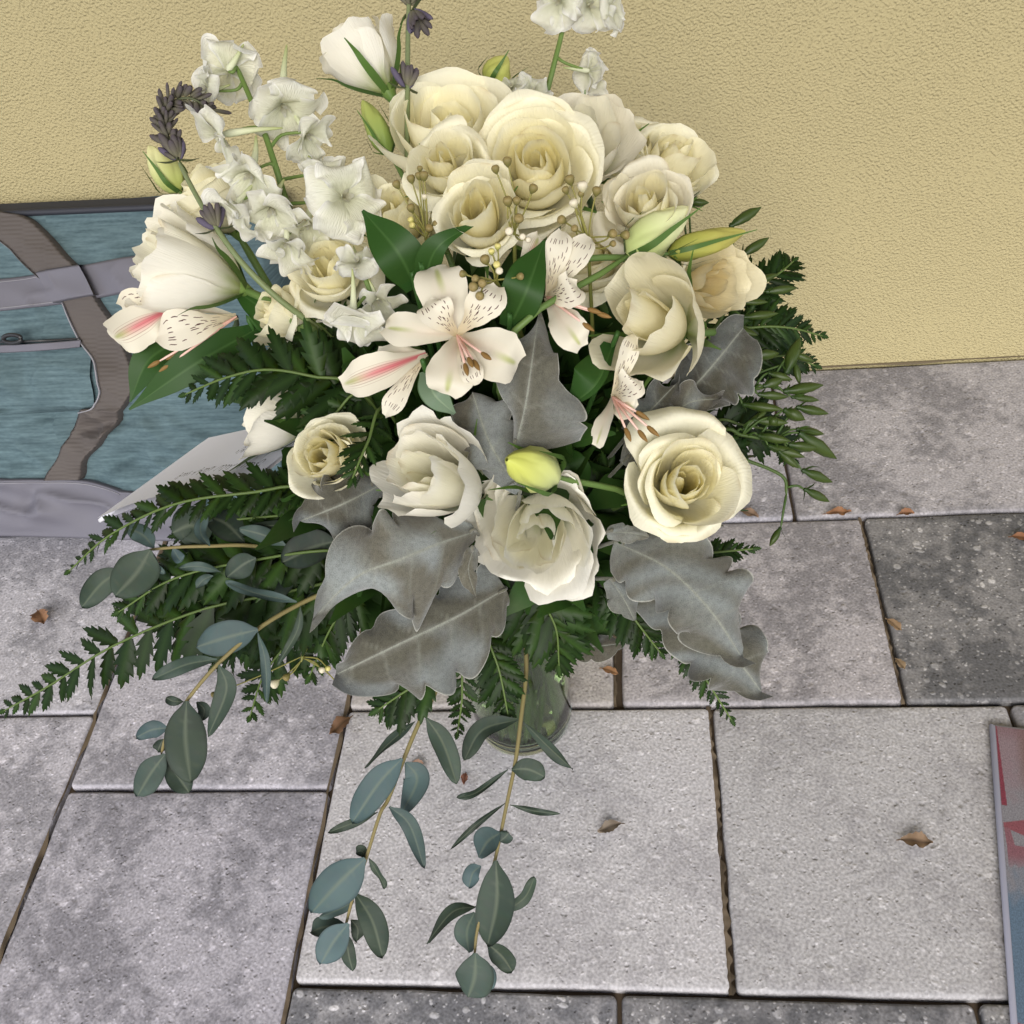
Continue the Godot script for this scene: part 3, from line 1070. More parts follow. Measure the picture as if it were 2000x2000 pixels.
# ------------------------------------------------------------------ ferns and other greenery
func unit_meshes() -> void:
	for k in 4:
		rng.seed = 500 + k
		var w := 0.27 + 0.03 * k
		var dark := Color(0.0085, 0.0175, 0.004) * rng.randf_range(0.7, 1.9)
		dark.a = 1
		var m := blade([Vector3.ZERO, Vector3(0.35, 0.02, 0.0), Vector3(0.7, 0.015, 0.02), Vector3(1, -0.05, 0.03)], [w * 0.45, w, w * 0.95, w * 0.6, 0.01], [w * 0.45, w * 1.1, w * 0.9, w * 0.55, 0.01], Vector3.UP,
			{"nu": 30, "nv": 2, "saw": 0.50, "lobes": 5.0, "fold": rng.randf_range(-0.2, 0.1), "c0": dark, "c1": dark * 1.35, "cm": dark * 1.9, "cmw": 0.08})
		U["leaflet%d" % k] = m
	U.spindle = lathe([[0.15, 0.0], [0.75, 0.15], [1.0, 0.4], [0.85, 0.65], [0.45, 0.88], [0.05, 1.0]], 9)
	U.berry = lathe([[0.12, 0.0], [0.35, 0.12], [0.75, 0.32], [1.0, 0.6], [0.92, 0.8], [0.6, 0.94], [0.25, 0.97], [0.05, 0.93]], 12, Color(0.13, 0.125, 0.035), Color(0.25, 0.19, 0.075))
	U.berry_green = lathe([[0.12, 0.0], [0.35, 0.12], [0.75, 0.32], [1.0, 0.6], [0.92, 0.8], [0.6, 0.94], [0.05, 0.95]], 12, Color(0.22, 0.24, 0.05), Color(0.62, 0.55, 0.20))
	U.berry_white = lathe([[0.12, 0.0], [0.35, 0.12], [0.75, 0.32], [1.0, 0.6], [0.92, 0.8], [0.6, 0.94], [0.05, 0.95]], 12, Color(0.40, 0.38, 0.22), Color(0.66, 0.60, 0.46))
	U.calyx = lathe([[0.3, 0.0], [0.8, 0.2], [1.0, 0.55], [0.85, 0.85], [0.3, 1.0]], 8, Color(0.15, 0.14, 0.09), Color(0.075, 0.062, 0.068))
	U.pod = lathe([[0.3, 0.0], [0.55, 0.06], [0.45, 0.12], [0.85, 0.3], [1.0, 0.5], [0.8, 0.72], [0.42, 0.88], [0.06, 1.0]], 10, Color(0.022, 0.045, 0.009), Color(0.045, 0.07, 0.014), 3, 0.2, 1.5)
	M.anther = flat(Color(0.20, 0.11, 0.025), 0.7)
	M.calyx = painted(0.8)

func frond(label: String, mid: Array, lens: Array, n: int, o := {}) -> void:
	# rachis through [x, y, d], leaflet lengths in pixels along it
	var pts := vs(mid)
	var K := 40
	var L := curve(pts, K)
	var root := thing("fern_frond", label, "fern", pts[0])
	rng.seed = o.get("seed", 7) * 91 + 3
	var to_vase: Array = []
	if o.get("stem", true):
		var p0: Vector3 = pts[0]
		var nk := vase_at + Vector3(0, 0.18, 0) + Vector3(p0.x - vase_at.x, 0, p0.z - vase_at.z).normalized() * 0.022
		to_vase = [nk - Vector3(0, 0.10, 0), nk, p0.lerp(nk, 0.4) + Vector3(0, 0.008, 0)]
	part(root, "stem", tube(to_vase + pts, 0.0014, 0.0005, Color(0.05, 0.08, 0.02), Color(0.10, 0.15, 0.04), 36, 6), M.stem)
	var roll: float = o.get("roll", 0.0)
	var ang0: float = o.get("ang", 58.0)
	n = int(n * o.get("dense", 1.75))
	var slim: float = o.get("slim", 0.74)
	for side in [-1, 1]:
		for i in n:
			var u := (i + 0.55 + (0.0 if side > 0 else 0.4)) / (n + 0.4)
			if u > 0.985:
				continue
			var k := mini(int(u * K), K - 1)
			var p := L[k].lerp(L[k + 1], u * K - k)
			var t := (L[k + 1] - L[k]).normalized()
			var N := (eye - p).normalized().lerp(Vector3.UP, o.get("up", 0.25)).normalized()
			N = (N - t * N.dot(t)).normalized().rotated(t, deg_to_rad(roll + rng.randf_range(-14, 14)))
			var s := t.cross(N) * float(side)
			var d := (p - eye).dot(cf)
			var len_: float = 1.22 * sample(lens, u) * d / F * rng.randf_range(0.85, 1.12) * (o.get("left", 1.0) if side < 0 else o.get("right", 1.0))
			if len_ < 0.002:
				continue
			var a := deg_to_rad(lerpf(ang0, ang0 * 0.55, u) + rng.randf_range(-8, 8))
			var D := (t * cos(a) + s * sin(a) - N * rng.randf_range(0.0, 0.25)).normalized()
			var NN := (N - D * N.dot(D)).normalized().rotated(D, rng.randf_range(-0.35, 0.35))
			part_at(root, "leaflet", U["leaflet%d" % (rng.randi() % 4)], M.fern, Transform3D(Basis(D * len_, NN * len_, D.cross(NN) * len_ * slim), p))
	var e := L[K]
	var t2 := (L[K] - L[K - 1]).normalized()
	var d2 := (e - eye).dot(cf)
	var l2: float = maxf(sample(lens, 1.0), 22.0) * d2 / F
	var N2 := (eye - e).normalized()
	N2 = (N2 - t2 * N2.dot(t2)).normalized().rotated(t2, deg_to_rad(roll))
	part_at(root, "leaflet", U.leaflet1, M.fern, Transform3D(Basis(t2 * l2, N2 * l2, t2.cross(N2) * l2), e - t2 * l2 * 0.15))

func eucalyptus(label: String, stem: Array, leaves: Array, o := {}) -> void:
	var st := vs(stem)
	var p0: Vector3 = st[0]
	var d0 := Vector3(p0.x - vase_at.x, 0, p0.z - vase_at.z).normalized()
	var nk := vase_at + Vector3(0, 0.182, 0) + d0 * 0.026
	var root := thing("eucalyptus_sprig", label, "eucalyptus", nk - Vector3(0, 0.13, 0))
	var lead: Array = [nk - Vector3(0, 0.13, 0) - d0 * 0.01, nk, nk.lerp(p0, 0.5) + Vector3(0, 0.012, 0)]
	part(root, "stem", tube(lead + st, 0.0018, 0.0008, Color(0.16, 0.14, 0.05), Color(0.21, 0.17, 0.075), 44, 7), M.wood)
	rng.seed = o.get("seed", 3)
	var c := 0
	for e in leaves:
		# [mid points, half width px, roll, tone]
		var w: float = e[1] * rng.randf_range(0.96, 1.18)
		var tone: float = e[3] if e.size() > 3 else 1.0
		var f := rng.randf_range(0.88, 1.12) * tone
		var blue := clampf(tone - 0.8, 0, 0.6)
		var ca := Color((0.043 - 0.005 * blue) * f, 0.062 * f, (0.045 + 0.034 * blue) * f)
		var cb := ca * 1.08
		var prof := [w * 0.10, w * 0.66, w * 0.96, w, w * 0.86, w * 0.62]
		leaf(root, "leaf", M.euc, e[0], prof, prof, {"nu": 22, "nv": 4, "roll": e[2], "roll1": e[2] + rng.randf_range(-32, 32), "fold": rng.randf_range(0.0, 0.18), "cup": rng.randf_range(-0.15, 0.15), "wave": 0.0012, "wk": 1.2, "ph": rng.randf() * TAU, "round": 0.3,
			"c0": ca, "c1": cb, "cm": ca.lerp(Color(0.20, 0.23, 0.16), 0.33), "cmw": 0.045, "mottle": 0.8, "cp": ca * 1.35, "lobes": 7.0, "ce": ca * 0.75, "cew": 0.06})
		c += 1

func c6(a: Array, d: float) -> Array:
	var out := []
	for p in a:
		out.append([p[0] * 0.3623, 900 + p[1] * 0.3623, d if p.size() < 3 else p[2]])
	return out

func c7(a: Array, d: float) -> Array:
	var out := []
	for p in a:
		out.append([550 + p[0] * 0.3623, 1300 + p[1] * 0.3623, d if p.size() < 3 else p[2]])
	return out

func miller(label: String, mid: Array, wl: Array, wr: Array, o := {}) -> Node3D:
	var pts := vs(mid)
	var root := thing("dusty_miller_leaf", label, "dusty miller leaf", pts[0])
	var tone: float = o.get("tone", 1.0)
	var c := Color(0.135, 0.128, 0.100) * tone
	c.a = 1
	var silver := Color(0.25, 0.272, 0.264) * tone
	silver.a = 1
	var oo := {"roll1": -18.0, "nu": 56, "nv": 10, "scallop": 0.38, "round": 0.16, "lobes": 5.0, "fold": -0.08, "cup": -0.30, "wave": 0.010, "wk": 2.4, "ph": float(pts.size()) + mid[0][0], "vein": 0.0007,
		"c0": c, "c1": c, "cm": Color(0.30, 0.31, 0.265), "cmw": 0.045, "ce": Color(0.46, 0.46, 0.41), "cew": 0.03, "mottle": 1.5, "cp": silver}
	oo.merge(o, true)
	leaf(root, "blade", M.miller, mid, wl, wr, oo)
	var p0: Vector3 = pts[0]
	var d0 := Vector3(p0.x - vase_at.x, 0, p0.z - vase_at.z).normalized()
	var nk := vase_at + Vector3(0, 0.185, 0) + d0 * 0.02
	var bk := (p0 - eye).normalized() * 0.0022
	part(root, "stalk", tube([p0.lerp(pts[1], 0.22) + bk, p0 + bk, p0.lerp(nk, 0.5) + Vector3(0, 0.006, 0), nk], 0.0007, 0.0016, c * 1.3, Color(0.17, 0.19, 0.13), 18, 7), M.miller)
	return root

func green_leaf(label: String, mid: Array, wl: Array, wr: Array, o := {}) -> void:
	var pts := vs(mid)
	var root := thing("lily_leaf", label, "leaf", pts[0])
	var c := Color(0.023, 0.062, 0.013)
	var oo := {"nu": 22, "nv": 5, "fold": 0.12, "c0": c, "c1": Color(0.028, 0.072, 0.016), "cm": Color(0.045, 0.10, 0.026), "cmw": 0.05, "vein": 0.0, "ce": c * 0.9, "cew": 0.05}
	oo.merge(o, true)
	leaf(root, "blade", M.green, mid, wl, wr, oo)
	var p0: Vector3 = pts[0]
	var nk := vase_at + Vector3(0, 0.185, 0) + Vector3(p0.x - vase_at.x, 0, p0.z - vase_at.z).normalized() * 0.018
	part(root, "stalk", tube([p0.lerp(pts[1], 0.08), p0, p0.lerp(nk, 0.5), nk], 0.0012, 0.0018, c * 1.6, c * 1.5, 14, 6), M.stem)

func wax_spray(label: String, foot: Array, berries: Array, kinds := "") -> void:
	var f := v3(foot)
	var root := thing("wax_flower_sprig", label, "berry sprig", f)
	rng.seed = int(foot[0]) * 3
	var hub := []
	var mean := Vector3.ZERO
	for b in berries:
		mean += v3(b)
	mean /= berries.size()
	var node := f.lerp(mean, 0.45)
	part(root, "stem", tube([f + (f - mean).normalized() * 0.04 + Vector3(0, -0.02, 0), f, node], 0.0012, 0.0007, Color(0.10, 0.12, 0.03), Color(0.20, 0.20, 0.05), 10, 6), M.stem)
	for i in berries.size():
		var p := v3(berries[i])
		var j := f.lerp(node, rng.randf_range(0.45, 1.0))
		var dir := (p - j).normalized()
		var r: float = (berries[i][3] if berries[i].size() > 3 else 10.0) * 0.84 * berries[i][2] / F
		part(root, "twig", tube([j, j.lerp(p, 0.5) + Vector3(rng.randf_range(-1, 1), rng.randf_range(-1, 1), rng.randf_range(-1, 1)) * 0.002, p], 0.00045, 0.0004, Color(0.20, 0.19, 0.045), Color(0.24, 0.22, 0.06), 6, 5), M.stem)
		var kind := kinds[i] if i < kinds.length() else "b"
		part_at(root, "berry", U.berry if kind == "b" else U.berry_green if kind == "g" else U.berry_white, M.berry, along(p - dir * r * 1.2, p + dir * r * 1.1, r, rng.randf() * 6))

func lavender(label: String, stem: Array, head: Array, whorls: Array, seed_: int) -> void:
	# head: path of the crowded spike from its foot to its tip; whorls: single rings [x, y, d, dir to x, y, d]
	var st := vs(stem)
	var low: Vector3 = st[st.size() - 1]
	var prev: Vector3 = st[st.size() - 2]
	var path := stem_path(low, (prev - low).normalized(), seed_)
	var root := thing("lavender", label, "lavender", path[4])
	part(root, "stem", tube(st + path.slice(1), 0.0012, 0.0022, Color(0.17, 0.20, 0.10), Color(0.15, 0.20, 0.07), 44, 6), M.stem)
	rng.seed = seed_
	if head.size() > 1:
		var hp := vs(head)
		part(root, "spike", tube(hp, 0.0011, 0.0006, Color(0.10, 0.11, 0.06), Color(0.10, 0.11, 0.06), 20, 6), M.stem)
		var L := curve(hp, 26)
		for i in 26:
			var t := (L[i + 1] - L[i]).normalized()
			var X: Vector3 = frame_of(t)[0]
			for k in 3:
				var D := X.rotated(t, i * 1.1 + k * TAU / 3 + rng.randf_range(-0.5, 0.5))
				var a := L[i] + D * 0.0012
				part_at(root, "calyx", U.calyx, M.calyx, along(a, a + (D * 0.75 + t * 0.75).normalized() * rng.randf_range(0.005, 0.0105), rng.randf_range(0.0009, 0.0017)))
	for w in whorls:
		var p := v3(w.slice(0, 3))
		var t := (v3(w.slice(3, 6)) - p).normalized()
		var X: Vector3 = frame_of(t)[0]
		for k in 12:
			var D := X.rotated(t, k * 2.4)
			var a := p + D * 0.0013 + t * (0.0006 * (k % 4))
			part_at(root, "calyx", U.calyx, M.calyx if k % 4 else M.violet, along(a, a + (D * rng.randf_range(0.35, 0.75) + t).normalized() * rng.randf_range(0.009, 0.0135), rng.randf_range(0.0015, 0.0021)))
		for k in 2:
			var D := X.rotated(t, k * PI + 0.6)
			part(root, "bract", blade([p, p + D * 0.006 - t * 0.001, p + D * 0.012], [0.0012, 0.0014, 0.0002], [0.0012, 0.0014, 0.0002], t, {"nu": 5, "nv": 1, "c0": Color(0.08, 0.10, 0.05)}), M.green)

func pod_spray(label: String, trunk: Array, pods: Array) -> void:
	# green pointed buds on thin stalks: pods are [base, tip, radius px] and join the trunk
	var st := vs(trunk)
	var root := thing("green_bud_spray", label, "bud spray", st[0])
	var nk := vase_at + Vector3(0, 0.185, 0) + Vector3(0.02, 0, 0.005)
	part(root, "stem", tube([nk, nk.lerp(st[0], 0.5) + Vector3(0, 0.01, 0)] + st, 0.0015, 0.0009, Color(0.05, 0.09, 0.02), Color(0.06, 0.10, 0.02), 24, 6), M.stem)
	var L := curve(st, 24)
	rng.seed = int(trunk[0][0])
	for e in pods:
		var a := v3(e[0])
		var b := v3(e[1])
		var d := (b - a).normalized()
		var near := L[0]
		for p in L:
			if (p - a).length() < (near - a).length() and (a - p).dot(d) > 0.004:
				near = p
		var r: float = e[2] * e[0][2] / F
		part(root, "stalk", tube([near, near.lerp(a, 0.6) + Vector3(0, 0.002, 0), a], 0.0008, 0.0006, Color(0.04, 0.08, 0.015), Color(0.05, 0.09, 0.02), 8, 6), M.stem)
		part_at(root, "bud", U.pod, M.pod, along(a, b, r, rng.randf() * 6))
		for k in 2:
			var X: Vector3 = frame_of(d)[0]
			var D := X.rotated(d, k * PI + rng.randf())
			var q := a + d * 0.001
			part(root, "bract", blade([q, q + D * 0.004 + d * 0.002, q + D * 0.006 + d * rng.randf_range(0.001, 0.006)], [0.0009, 0.0007, 0.0001], [0.0009, 0.0007, 0.0001], d, {"nu": 5, "nv": 1, "c0": Color(0.05, 0.09, 0.02)}), M.green)

func core_foliage() -> void:
	# the packed leaves in the heart of the bunch, too many and too dark to count
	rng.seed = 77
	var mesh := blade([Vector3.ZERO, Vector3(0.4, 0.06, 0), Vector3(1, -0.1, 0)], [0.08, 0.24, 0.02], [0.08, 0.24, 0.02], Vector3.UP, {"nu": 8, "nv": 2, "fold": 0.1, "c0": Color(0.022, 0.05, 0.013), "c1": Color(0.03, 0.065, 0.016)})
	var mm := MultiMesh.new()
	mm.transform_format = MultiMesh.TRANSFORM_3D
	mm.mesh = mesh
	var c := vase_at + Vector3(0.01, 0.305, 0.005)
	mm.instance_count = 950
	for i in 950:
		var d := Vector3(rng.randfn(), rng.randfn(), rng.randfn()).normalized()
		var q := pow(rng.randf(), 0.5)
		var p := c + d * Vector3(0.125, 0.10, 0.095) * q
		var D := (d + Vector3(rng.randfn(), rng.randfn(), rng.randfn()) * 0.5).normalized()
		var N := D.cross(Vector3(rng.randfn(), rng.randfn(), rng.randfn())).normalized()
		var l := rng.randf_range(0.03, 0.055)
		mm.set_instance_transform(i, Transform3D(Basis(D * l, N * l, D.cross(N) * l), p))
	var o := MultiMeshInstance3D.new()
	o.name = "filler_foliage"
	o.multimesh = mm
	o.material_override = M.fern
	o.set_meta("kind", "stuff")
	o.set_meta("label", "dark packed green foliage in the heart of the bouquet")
	add_child(o)

const ROSE := {"n": 15, "a0": 1.7, "a1": 1.12, "t0": 0.05, "t1": 0.86, "hout": 0.80, "curl": 0.62, "ruf": 0.03, "bulge": 0.36, "rb": 0.10, "sepal": 0.45, "flare": 1.0, "point": 0.02, "green": 0.25,
	"cin": Color(0.97, 0.91, 0.60), "cout": Color(0.97, 0.94, 0.76), "cbase": Color(0.72, 0.72, 0.44)}
const LISI := {"n": 9, "a0": 1.6, "a1": 1.15, "t0": 0.16, "t1": 0.98, "hout": 0.92, "curl": 0.40, "ruf": 0.055, "rk": 1.6, "bulge": 0.34, "rb": 0.07, "p": 0.9, "sepal": 0.62, "flare": 1.12, "point": -0.02, "green": 0.40, "tuck": 0.14,
	"cin": Color(0.90, 0.88, 0.72), "cout": Color(0.94, 0.915, 0.83), "cbase": Color(0.46, 0.53, 0.18)}

func with(a: Dictionary, b: Dictionary) -> Dictionary:
	var o := a.duplicate()
	o.merge(b, true)
	return o

func roses() -> void:
	var g := "roses of the bouquet"
	bloom("white_rose", "large cream rose at the top left of the dome with one wide back petal", "rose", g, [885, 340, .575], [868, 208, .540], 146, with(ROSE, {"n": 13, "t1": 0.95, "curl": 0.3, "hout": 1.0}), 1)
	bloom("white_rose", "small tight cream rose just right of the lavender stem", "rose", g, [888, 375, .545], [864, 296, .502], 90, with(ROSE, {"n": 13}), 2)
	bloom("white_rose", "wide open cream rose at the middle of the dome behind the berries", "rose", g, [1062, 385, .555], [1042, 300, .508], 134, with(ROSE, {"t1": 1.0, "n": 19}), 3)
	bloom("white_rose", "cream rose right above the small twisted green leaf", "rose", g, [948, 470, .535], [928, 392, .484], 106, with(ROSE, {"n": 14}), 4)
	bloom("white_rose", "yellow cream rose at the back between two paler flowers", "rose", g, [1235, 345, .60], [1228, 268, .575], 98, ROSE, 6)
	bloom("white_rose", "cream rose on its side at the far right of the dome against the wall", "rose", g, [1268, 385, .60], [1335, 282, .565], 100, with(ROSE, {"hout": 0.95, "curl": 0.5}), 7)
	bloom("white_rose", "pale rose right above the plump white green bud", "rose", g, [1270, 460, .535], [1256, 374, .497], 98, with(ROSE, {"cout": Color(0.88, 0.84, 0.70)}), 8)
	bloom("white_rose", "large open yellow cream rose low on the right side", "rose", g, [1312, 968, .545], [1345, 928, .485], 104, with(ROSE, {"t1": 1.0, "n": 18, "curl": 0.8}), 10)
	bloom("white_rose", "small cream rose at the right end of the white card", "rose", g, [670, 905, .545], [622, 888, .50], 84, with(ROSE, {"n": 20, "curl": 0.45}), 19)
	bloom("white_rose", "pale cream rose behind the left delphinium and the bent lavender", "rose", g, [460, 450, .58], [388, 335, .562], 108, with(ROSE, {"n": 12, "curl": 0.35}), 12)
	bloom("white_rose", "peach cream rose half hidden below the left delphinium", "rose", g, [672, 570, .565], [626, 498, .533], 96, with(ROSE, {"n": 13}), 13)
	bloom("white_rose", "cream rose behind the green lily leaf and brown berries", "rose", g, [800, 480, .565], [770, 392, .528], 104, with(ROSE, {"n": 13}), 14)
	bloom("white_rose", "cream rose beneath the stems of the leftmost white lisianthus", "rose", g, [612, 640, .57], [505, 596, .548], 74, with(ROSE, {"n": 14}), 15)
	bloom("white_rose", "cream rose behind the streaked alstroemeria right of centre", "rose", g, [1165, 560, .56], [1150, 462, .525], 96, with(ROSE, {"n": 16}), 16)

func lisianthus() -> void:
	var g := "lisianthus of the bouquet"
	bloom("white_lisianthus", "tall white lisianthus standing above the dome against the wall", "lisianthus", g, [760, 182, .575], [688, 52, .575], 84, with(LISI, {"n": 8}), 21)
	bloom("white_lisianthus", "big white lisianthus seen from the side at the far left", "lisianthus", g, [476, 565, .565], [280, 478, .535], 118, with(LISI, {"n": 11, "t1": 0.9, "hout": 0.95, "ruf": 0.07, "curl": 0.2, "via": [[530, 592, .555], [585, 640, .55], [650, 700, .555]]}), 22)
	bloom("white_lisianthus", "white lisianthus peeping over the top edge of the card", "lisianthus", g, [605, 835, .585], [478, 792, .575], 74, LISI, 23)
	bloom("white_lisianthus", "round white lisianthus just left of the yellow green bud", "lisianthus", g, [928, 965, .535], [790, 908, .478], 112, with(LISI, {"n": 10, "hout": 0.95, "curl": 0.25}), 24)
	bloom("white_lisianthus", "ruffled white lisianthus lowest in front right above the vase", "lisianthus", g, [1060, 985, .56], [1040, 1062, .505], 146, with(LISI, {"n": 15, "ruf": 0.06, "hout": 0.76, "curl": 0.5, "rk": 2.0, "sepal": 0.35, "a1": 0.95}), 25)
	bloom("white_lisianthus", "large cream lisianthus below the two green buds at the right", "lisianthus", g, [1330, 650, .53], [1232, 603, .468], 122, with(LISI, {"n": 8, "cout": Color(0.92, 0.88, 0.70), "cin": Color(0.88, 0.83, 0.60)}), 26)
	bloom("white_lisianthus", "cream lisianthus behind the right one and above the brown grey leaf", "lisianthus", g, [1335, 560, .575], [1410, 548, .535], 82, with(LISI, {"cout": Color(0.90, 0.84, 0.62), "cin": Color(0.88, 0.77, 0.48)}), 27)
	bloom("white_lisianthus", "translucent white lisianthus at the back below the right delphinium", "lisianthus", g, [1140, 345, .575], [1130, 238, .535], 112, with(LISI, {"n": 9, "curl": 0.3, "cout": Color(0.88, 0.84, 0.72)}), 28)

func buds() -> void:
	var list := [
		["closed pale bud poking out at the far left beside the lavender head", [352, 375, .585], [290, 285, .58], 32, Color(0.40, 0.46, 0.14), Color(0.72, 0.70, 0.36), 41],
		["slim green bud left of the upright lavender", [762, 300, .565], [708, 196, .565], 26, Color(0.20, 0.29, 0.07), Color(0.40, 0.45, 0.13), 42],
		["small yellow green bud on the top of the dome", [955, 165, .60], [990, 110, .60], 30, Color(0.38, 0.42, 0.10), Color(0.55, 0.55, 0.16), 43],
		["plump white green bud pointing right below the pale rose", [1226, 500, .50], [1345, 405, .505], 44, Color(0.48, 0.56, 0.22), Color(0.74, 0.75, 0.44), 44],
		["long yellow green bud at the far right pointing at the wall", [1305, 495, .515], [1455, 452, .525], 30, Color(0.30, 0.32, 0.06), Color(0.50, 0.46, 0.12), 45],
		["fat yellow green bud at the centre above the ruffled lisianthus", [1082, 930, .50], [990, 898, .472], 46, Color(0.56, 0.61, 0.30), Color(0.54, 0.57, 0.12), 46],
	]
	for e in list:
		var a := v3(e[1])
		var b := v3(e[2])
		var path := stem_path(a, (b - a).normalized(), e[6])
		var root := thing("lisianthus_bud", e[0], "flower bud", path[4], "lisianthus buds")
		bud(root, a, b, e[3] * e[1][2] / F, e[4], e[5], e[6])
		part(root, "stem", tube(path, 0.0016, 0.0022, STEM_A, STEM_B, 20, 7), M.stem)

func delphiniums() -> void:
	delphinium("tall left delphinium spike of crumpled white florets beside the bent lavender", [[462, 130, .555], [488, 190, .55], [515, 255, .545], [540, 330, .54], [572, 425, .55], [650, 560, .57]], [
		[446, 138, .555, 66, -0.2, 0.5, -0.6, 476, 86, .55, 0.15],
		[552, 205, .54, 78, 0.35, -0.85, 0.25, 560, 88, .545, 0.25],
		[436, 262, .535, 66, -0.7, -0.5, 0.25, 552, 250, .53, 0.2],
		[492, 338, .53, 72, -0.35, -0.75, 0.45, 500, 265, .535, 0.3],
		[530, 405, .525, 70, 0.0, -0.9, 0.35, 555, 350, .53, 0.4],
		[602, 432, .535, 56, 0.15, -0.95, 0.2, 610, 372, .54, 0.7],
		[672, 385, .525, 82, 0.5, -0.1, 0.8, 598, 300, .55, 0.25],
		[405, 175, .55, 48, -0.6, 0.1, 0.5, 450, 165, .55, 0.3],
		[598, 262, .545, 52, 0.6, -0.6, 0.3, 566, 205, .545, 0.5],
		[462, 398, .528, 54, -0.5, -0.7, 0.3, 500, 352, .535, 0.5],
		[560, 470, .53, 50, 0.0, -0.95, 0.2, 560, 410, .54, 0.7],
		[636, 340, .55, 46, 0.3, -0.3, 0.7, 600, 320, .55, 0.3],
	], 211)
	delphinium("short delphinium sprig of drooping white florets left of the speckled flower", [[705, 510, .515], [720, 560, .515], [745, 600, .52], [775, 640, .535]], [
		[700, 512, .51, 44, -0.2, 0.5, 0.8, 690, 480, .52, 0.2],
		[690, 612, .498, 62, -0.15, -0.9, 0.4, 688, 525, .495, 0.75],
		[738, 585, .515, 44, 0.3, -0.8, 0.5, 720, 545, .51, 0.6],
	], 331)
	delphinium("right delphinium rising past the top edge of the photo", [[1110, 10, .60], [1095, 75, .60], [1080, 135, .60], [1064, 205, .605], [1062, 290, .62]], [
		[1092, 2, .59, 52, -0.3, -0.4, 0.8, 1105, -50, .595, 0.3],
		[1150, 12, .60, 52, 0.5, -0.3, 0.8, 1150, -45, .60, 0.3],
		[1190, 20, .605, 44, 0.8, -0.2, 0.5, 1175, -30, .605, 0.2],
		[1150, 138, .605, 46, 0.7, 0.2, -0.6, 1100, 132, .60, 0.1],
	], 431)
	delphinium("low cluster of small white delphinium florets beside the top yellow green bud", [[1020, 160, .60], [1025, 200, .605], [1030, 260, .62]], [
		[1000, 172, .595, 36, -0.3, 0.3, 0.8, 985, 150, .60, 0.1],
		[1038, 178, .595, 38, 0.3, 0.2, 0.8, 1040, 150, .60, 0.1],
	], 531)

func alstroemerias() -> void:
	alstroemeria("open speckled alstroemeria in the centre with dark dashes on white petals", [893, 655, .487], [
		[2, [850, 520, .492], 48, 0.012, 0.0], [2, [752, 640, .497], 34, 0.010, 20.0], [2, [1012, 712, .475], 52, 0.014, -10.0], [2, [872, 770, .470], 46, 0.012, 0.0],
		[0, [835, 588, .474], 36, 0.012, 10.0], [0, [972, 560, .472], 38, 0.014, -10.0], [0, [930, 752, .468], 24, 0.010, 0.0]],
		[[915, 700, .462], [925, 705, .463], [942, 690, .462], [908, 712, .464]], 61)
	alstroemeria("alstroemeria seen from the side with a deep pink stripe left of centre", [832, 690, .495], [
		[1, [668, 752, .488], 38, 0.012, 10.0], [0, [752, 812, .495], 24, 0.006, 30.0], [2, [735, 690, .505], 34, 0.008, 40.0]], [], 62)
	alstroemeria("pink flushed alstroemeria facing left in front of the bag", [462, 618, .56], [
		[0, [308, 655, .548], 40, 0.012, 15.0], [1, [222, 662, .553], 44, 0.010, -20.0, [340, 600, .556]], [0, [238, 600, .556], 34, 0.008, -10.0, [345, 585, .558]], [2, [310, 590, .56], 26, 0.010, 60.0]],
		[[310, 706, .548], [330, 712, .548], [345, 690, .55]], 63)
	alstroemeria("streaked alstroemeria opening to the right beside the big cream lisianthus", [1068, 580, .495], [
		[0, [1098, 452, .487], 26, 0.010, 0.0], [0, [1150, 462, .487], 30, 0.010, -20.0], [0, [1128, 560, .478], 38, 0.012, -20.0], [2, [1136, 678, .475], 34, 0.012, 0.0], [1, [1052, 462, .492], 28, 0.006, 30.0, [1022, 545, .50]]],
		[[1150, 604, .472], [1168, 612, .472], [1140, 632, .470]], 64)
	alstroemeria("narrow drooping alstroemeria with yellow anthers above the open rose", [1196, 775, .492], [
		[0, [1240, 655, .48], 24, 0.010, 30.0], [0, [1246, 742, .475], 34, 0.010, -20.0], [2, [1240, 800, .482], 30, 0.006, 0.0], [2, [1164, 872, .475], 22, 0.010, 40.0]],
		[[1248, 842, .470], [1266, 834, .472], [1222, 838, .472], [1244, 805, .478]], 65)

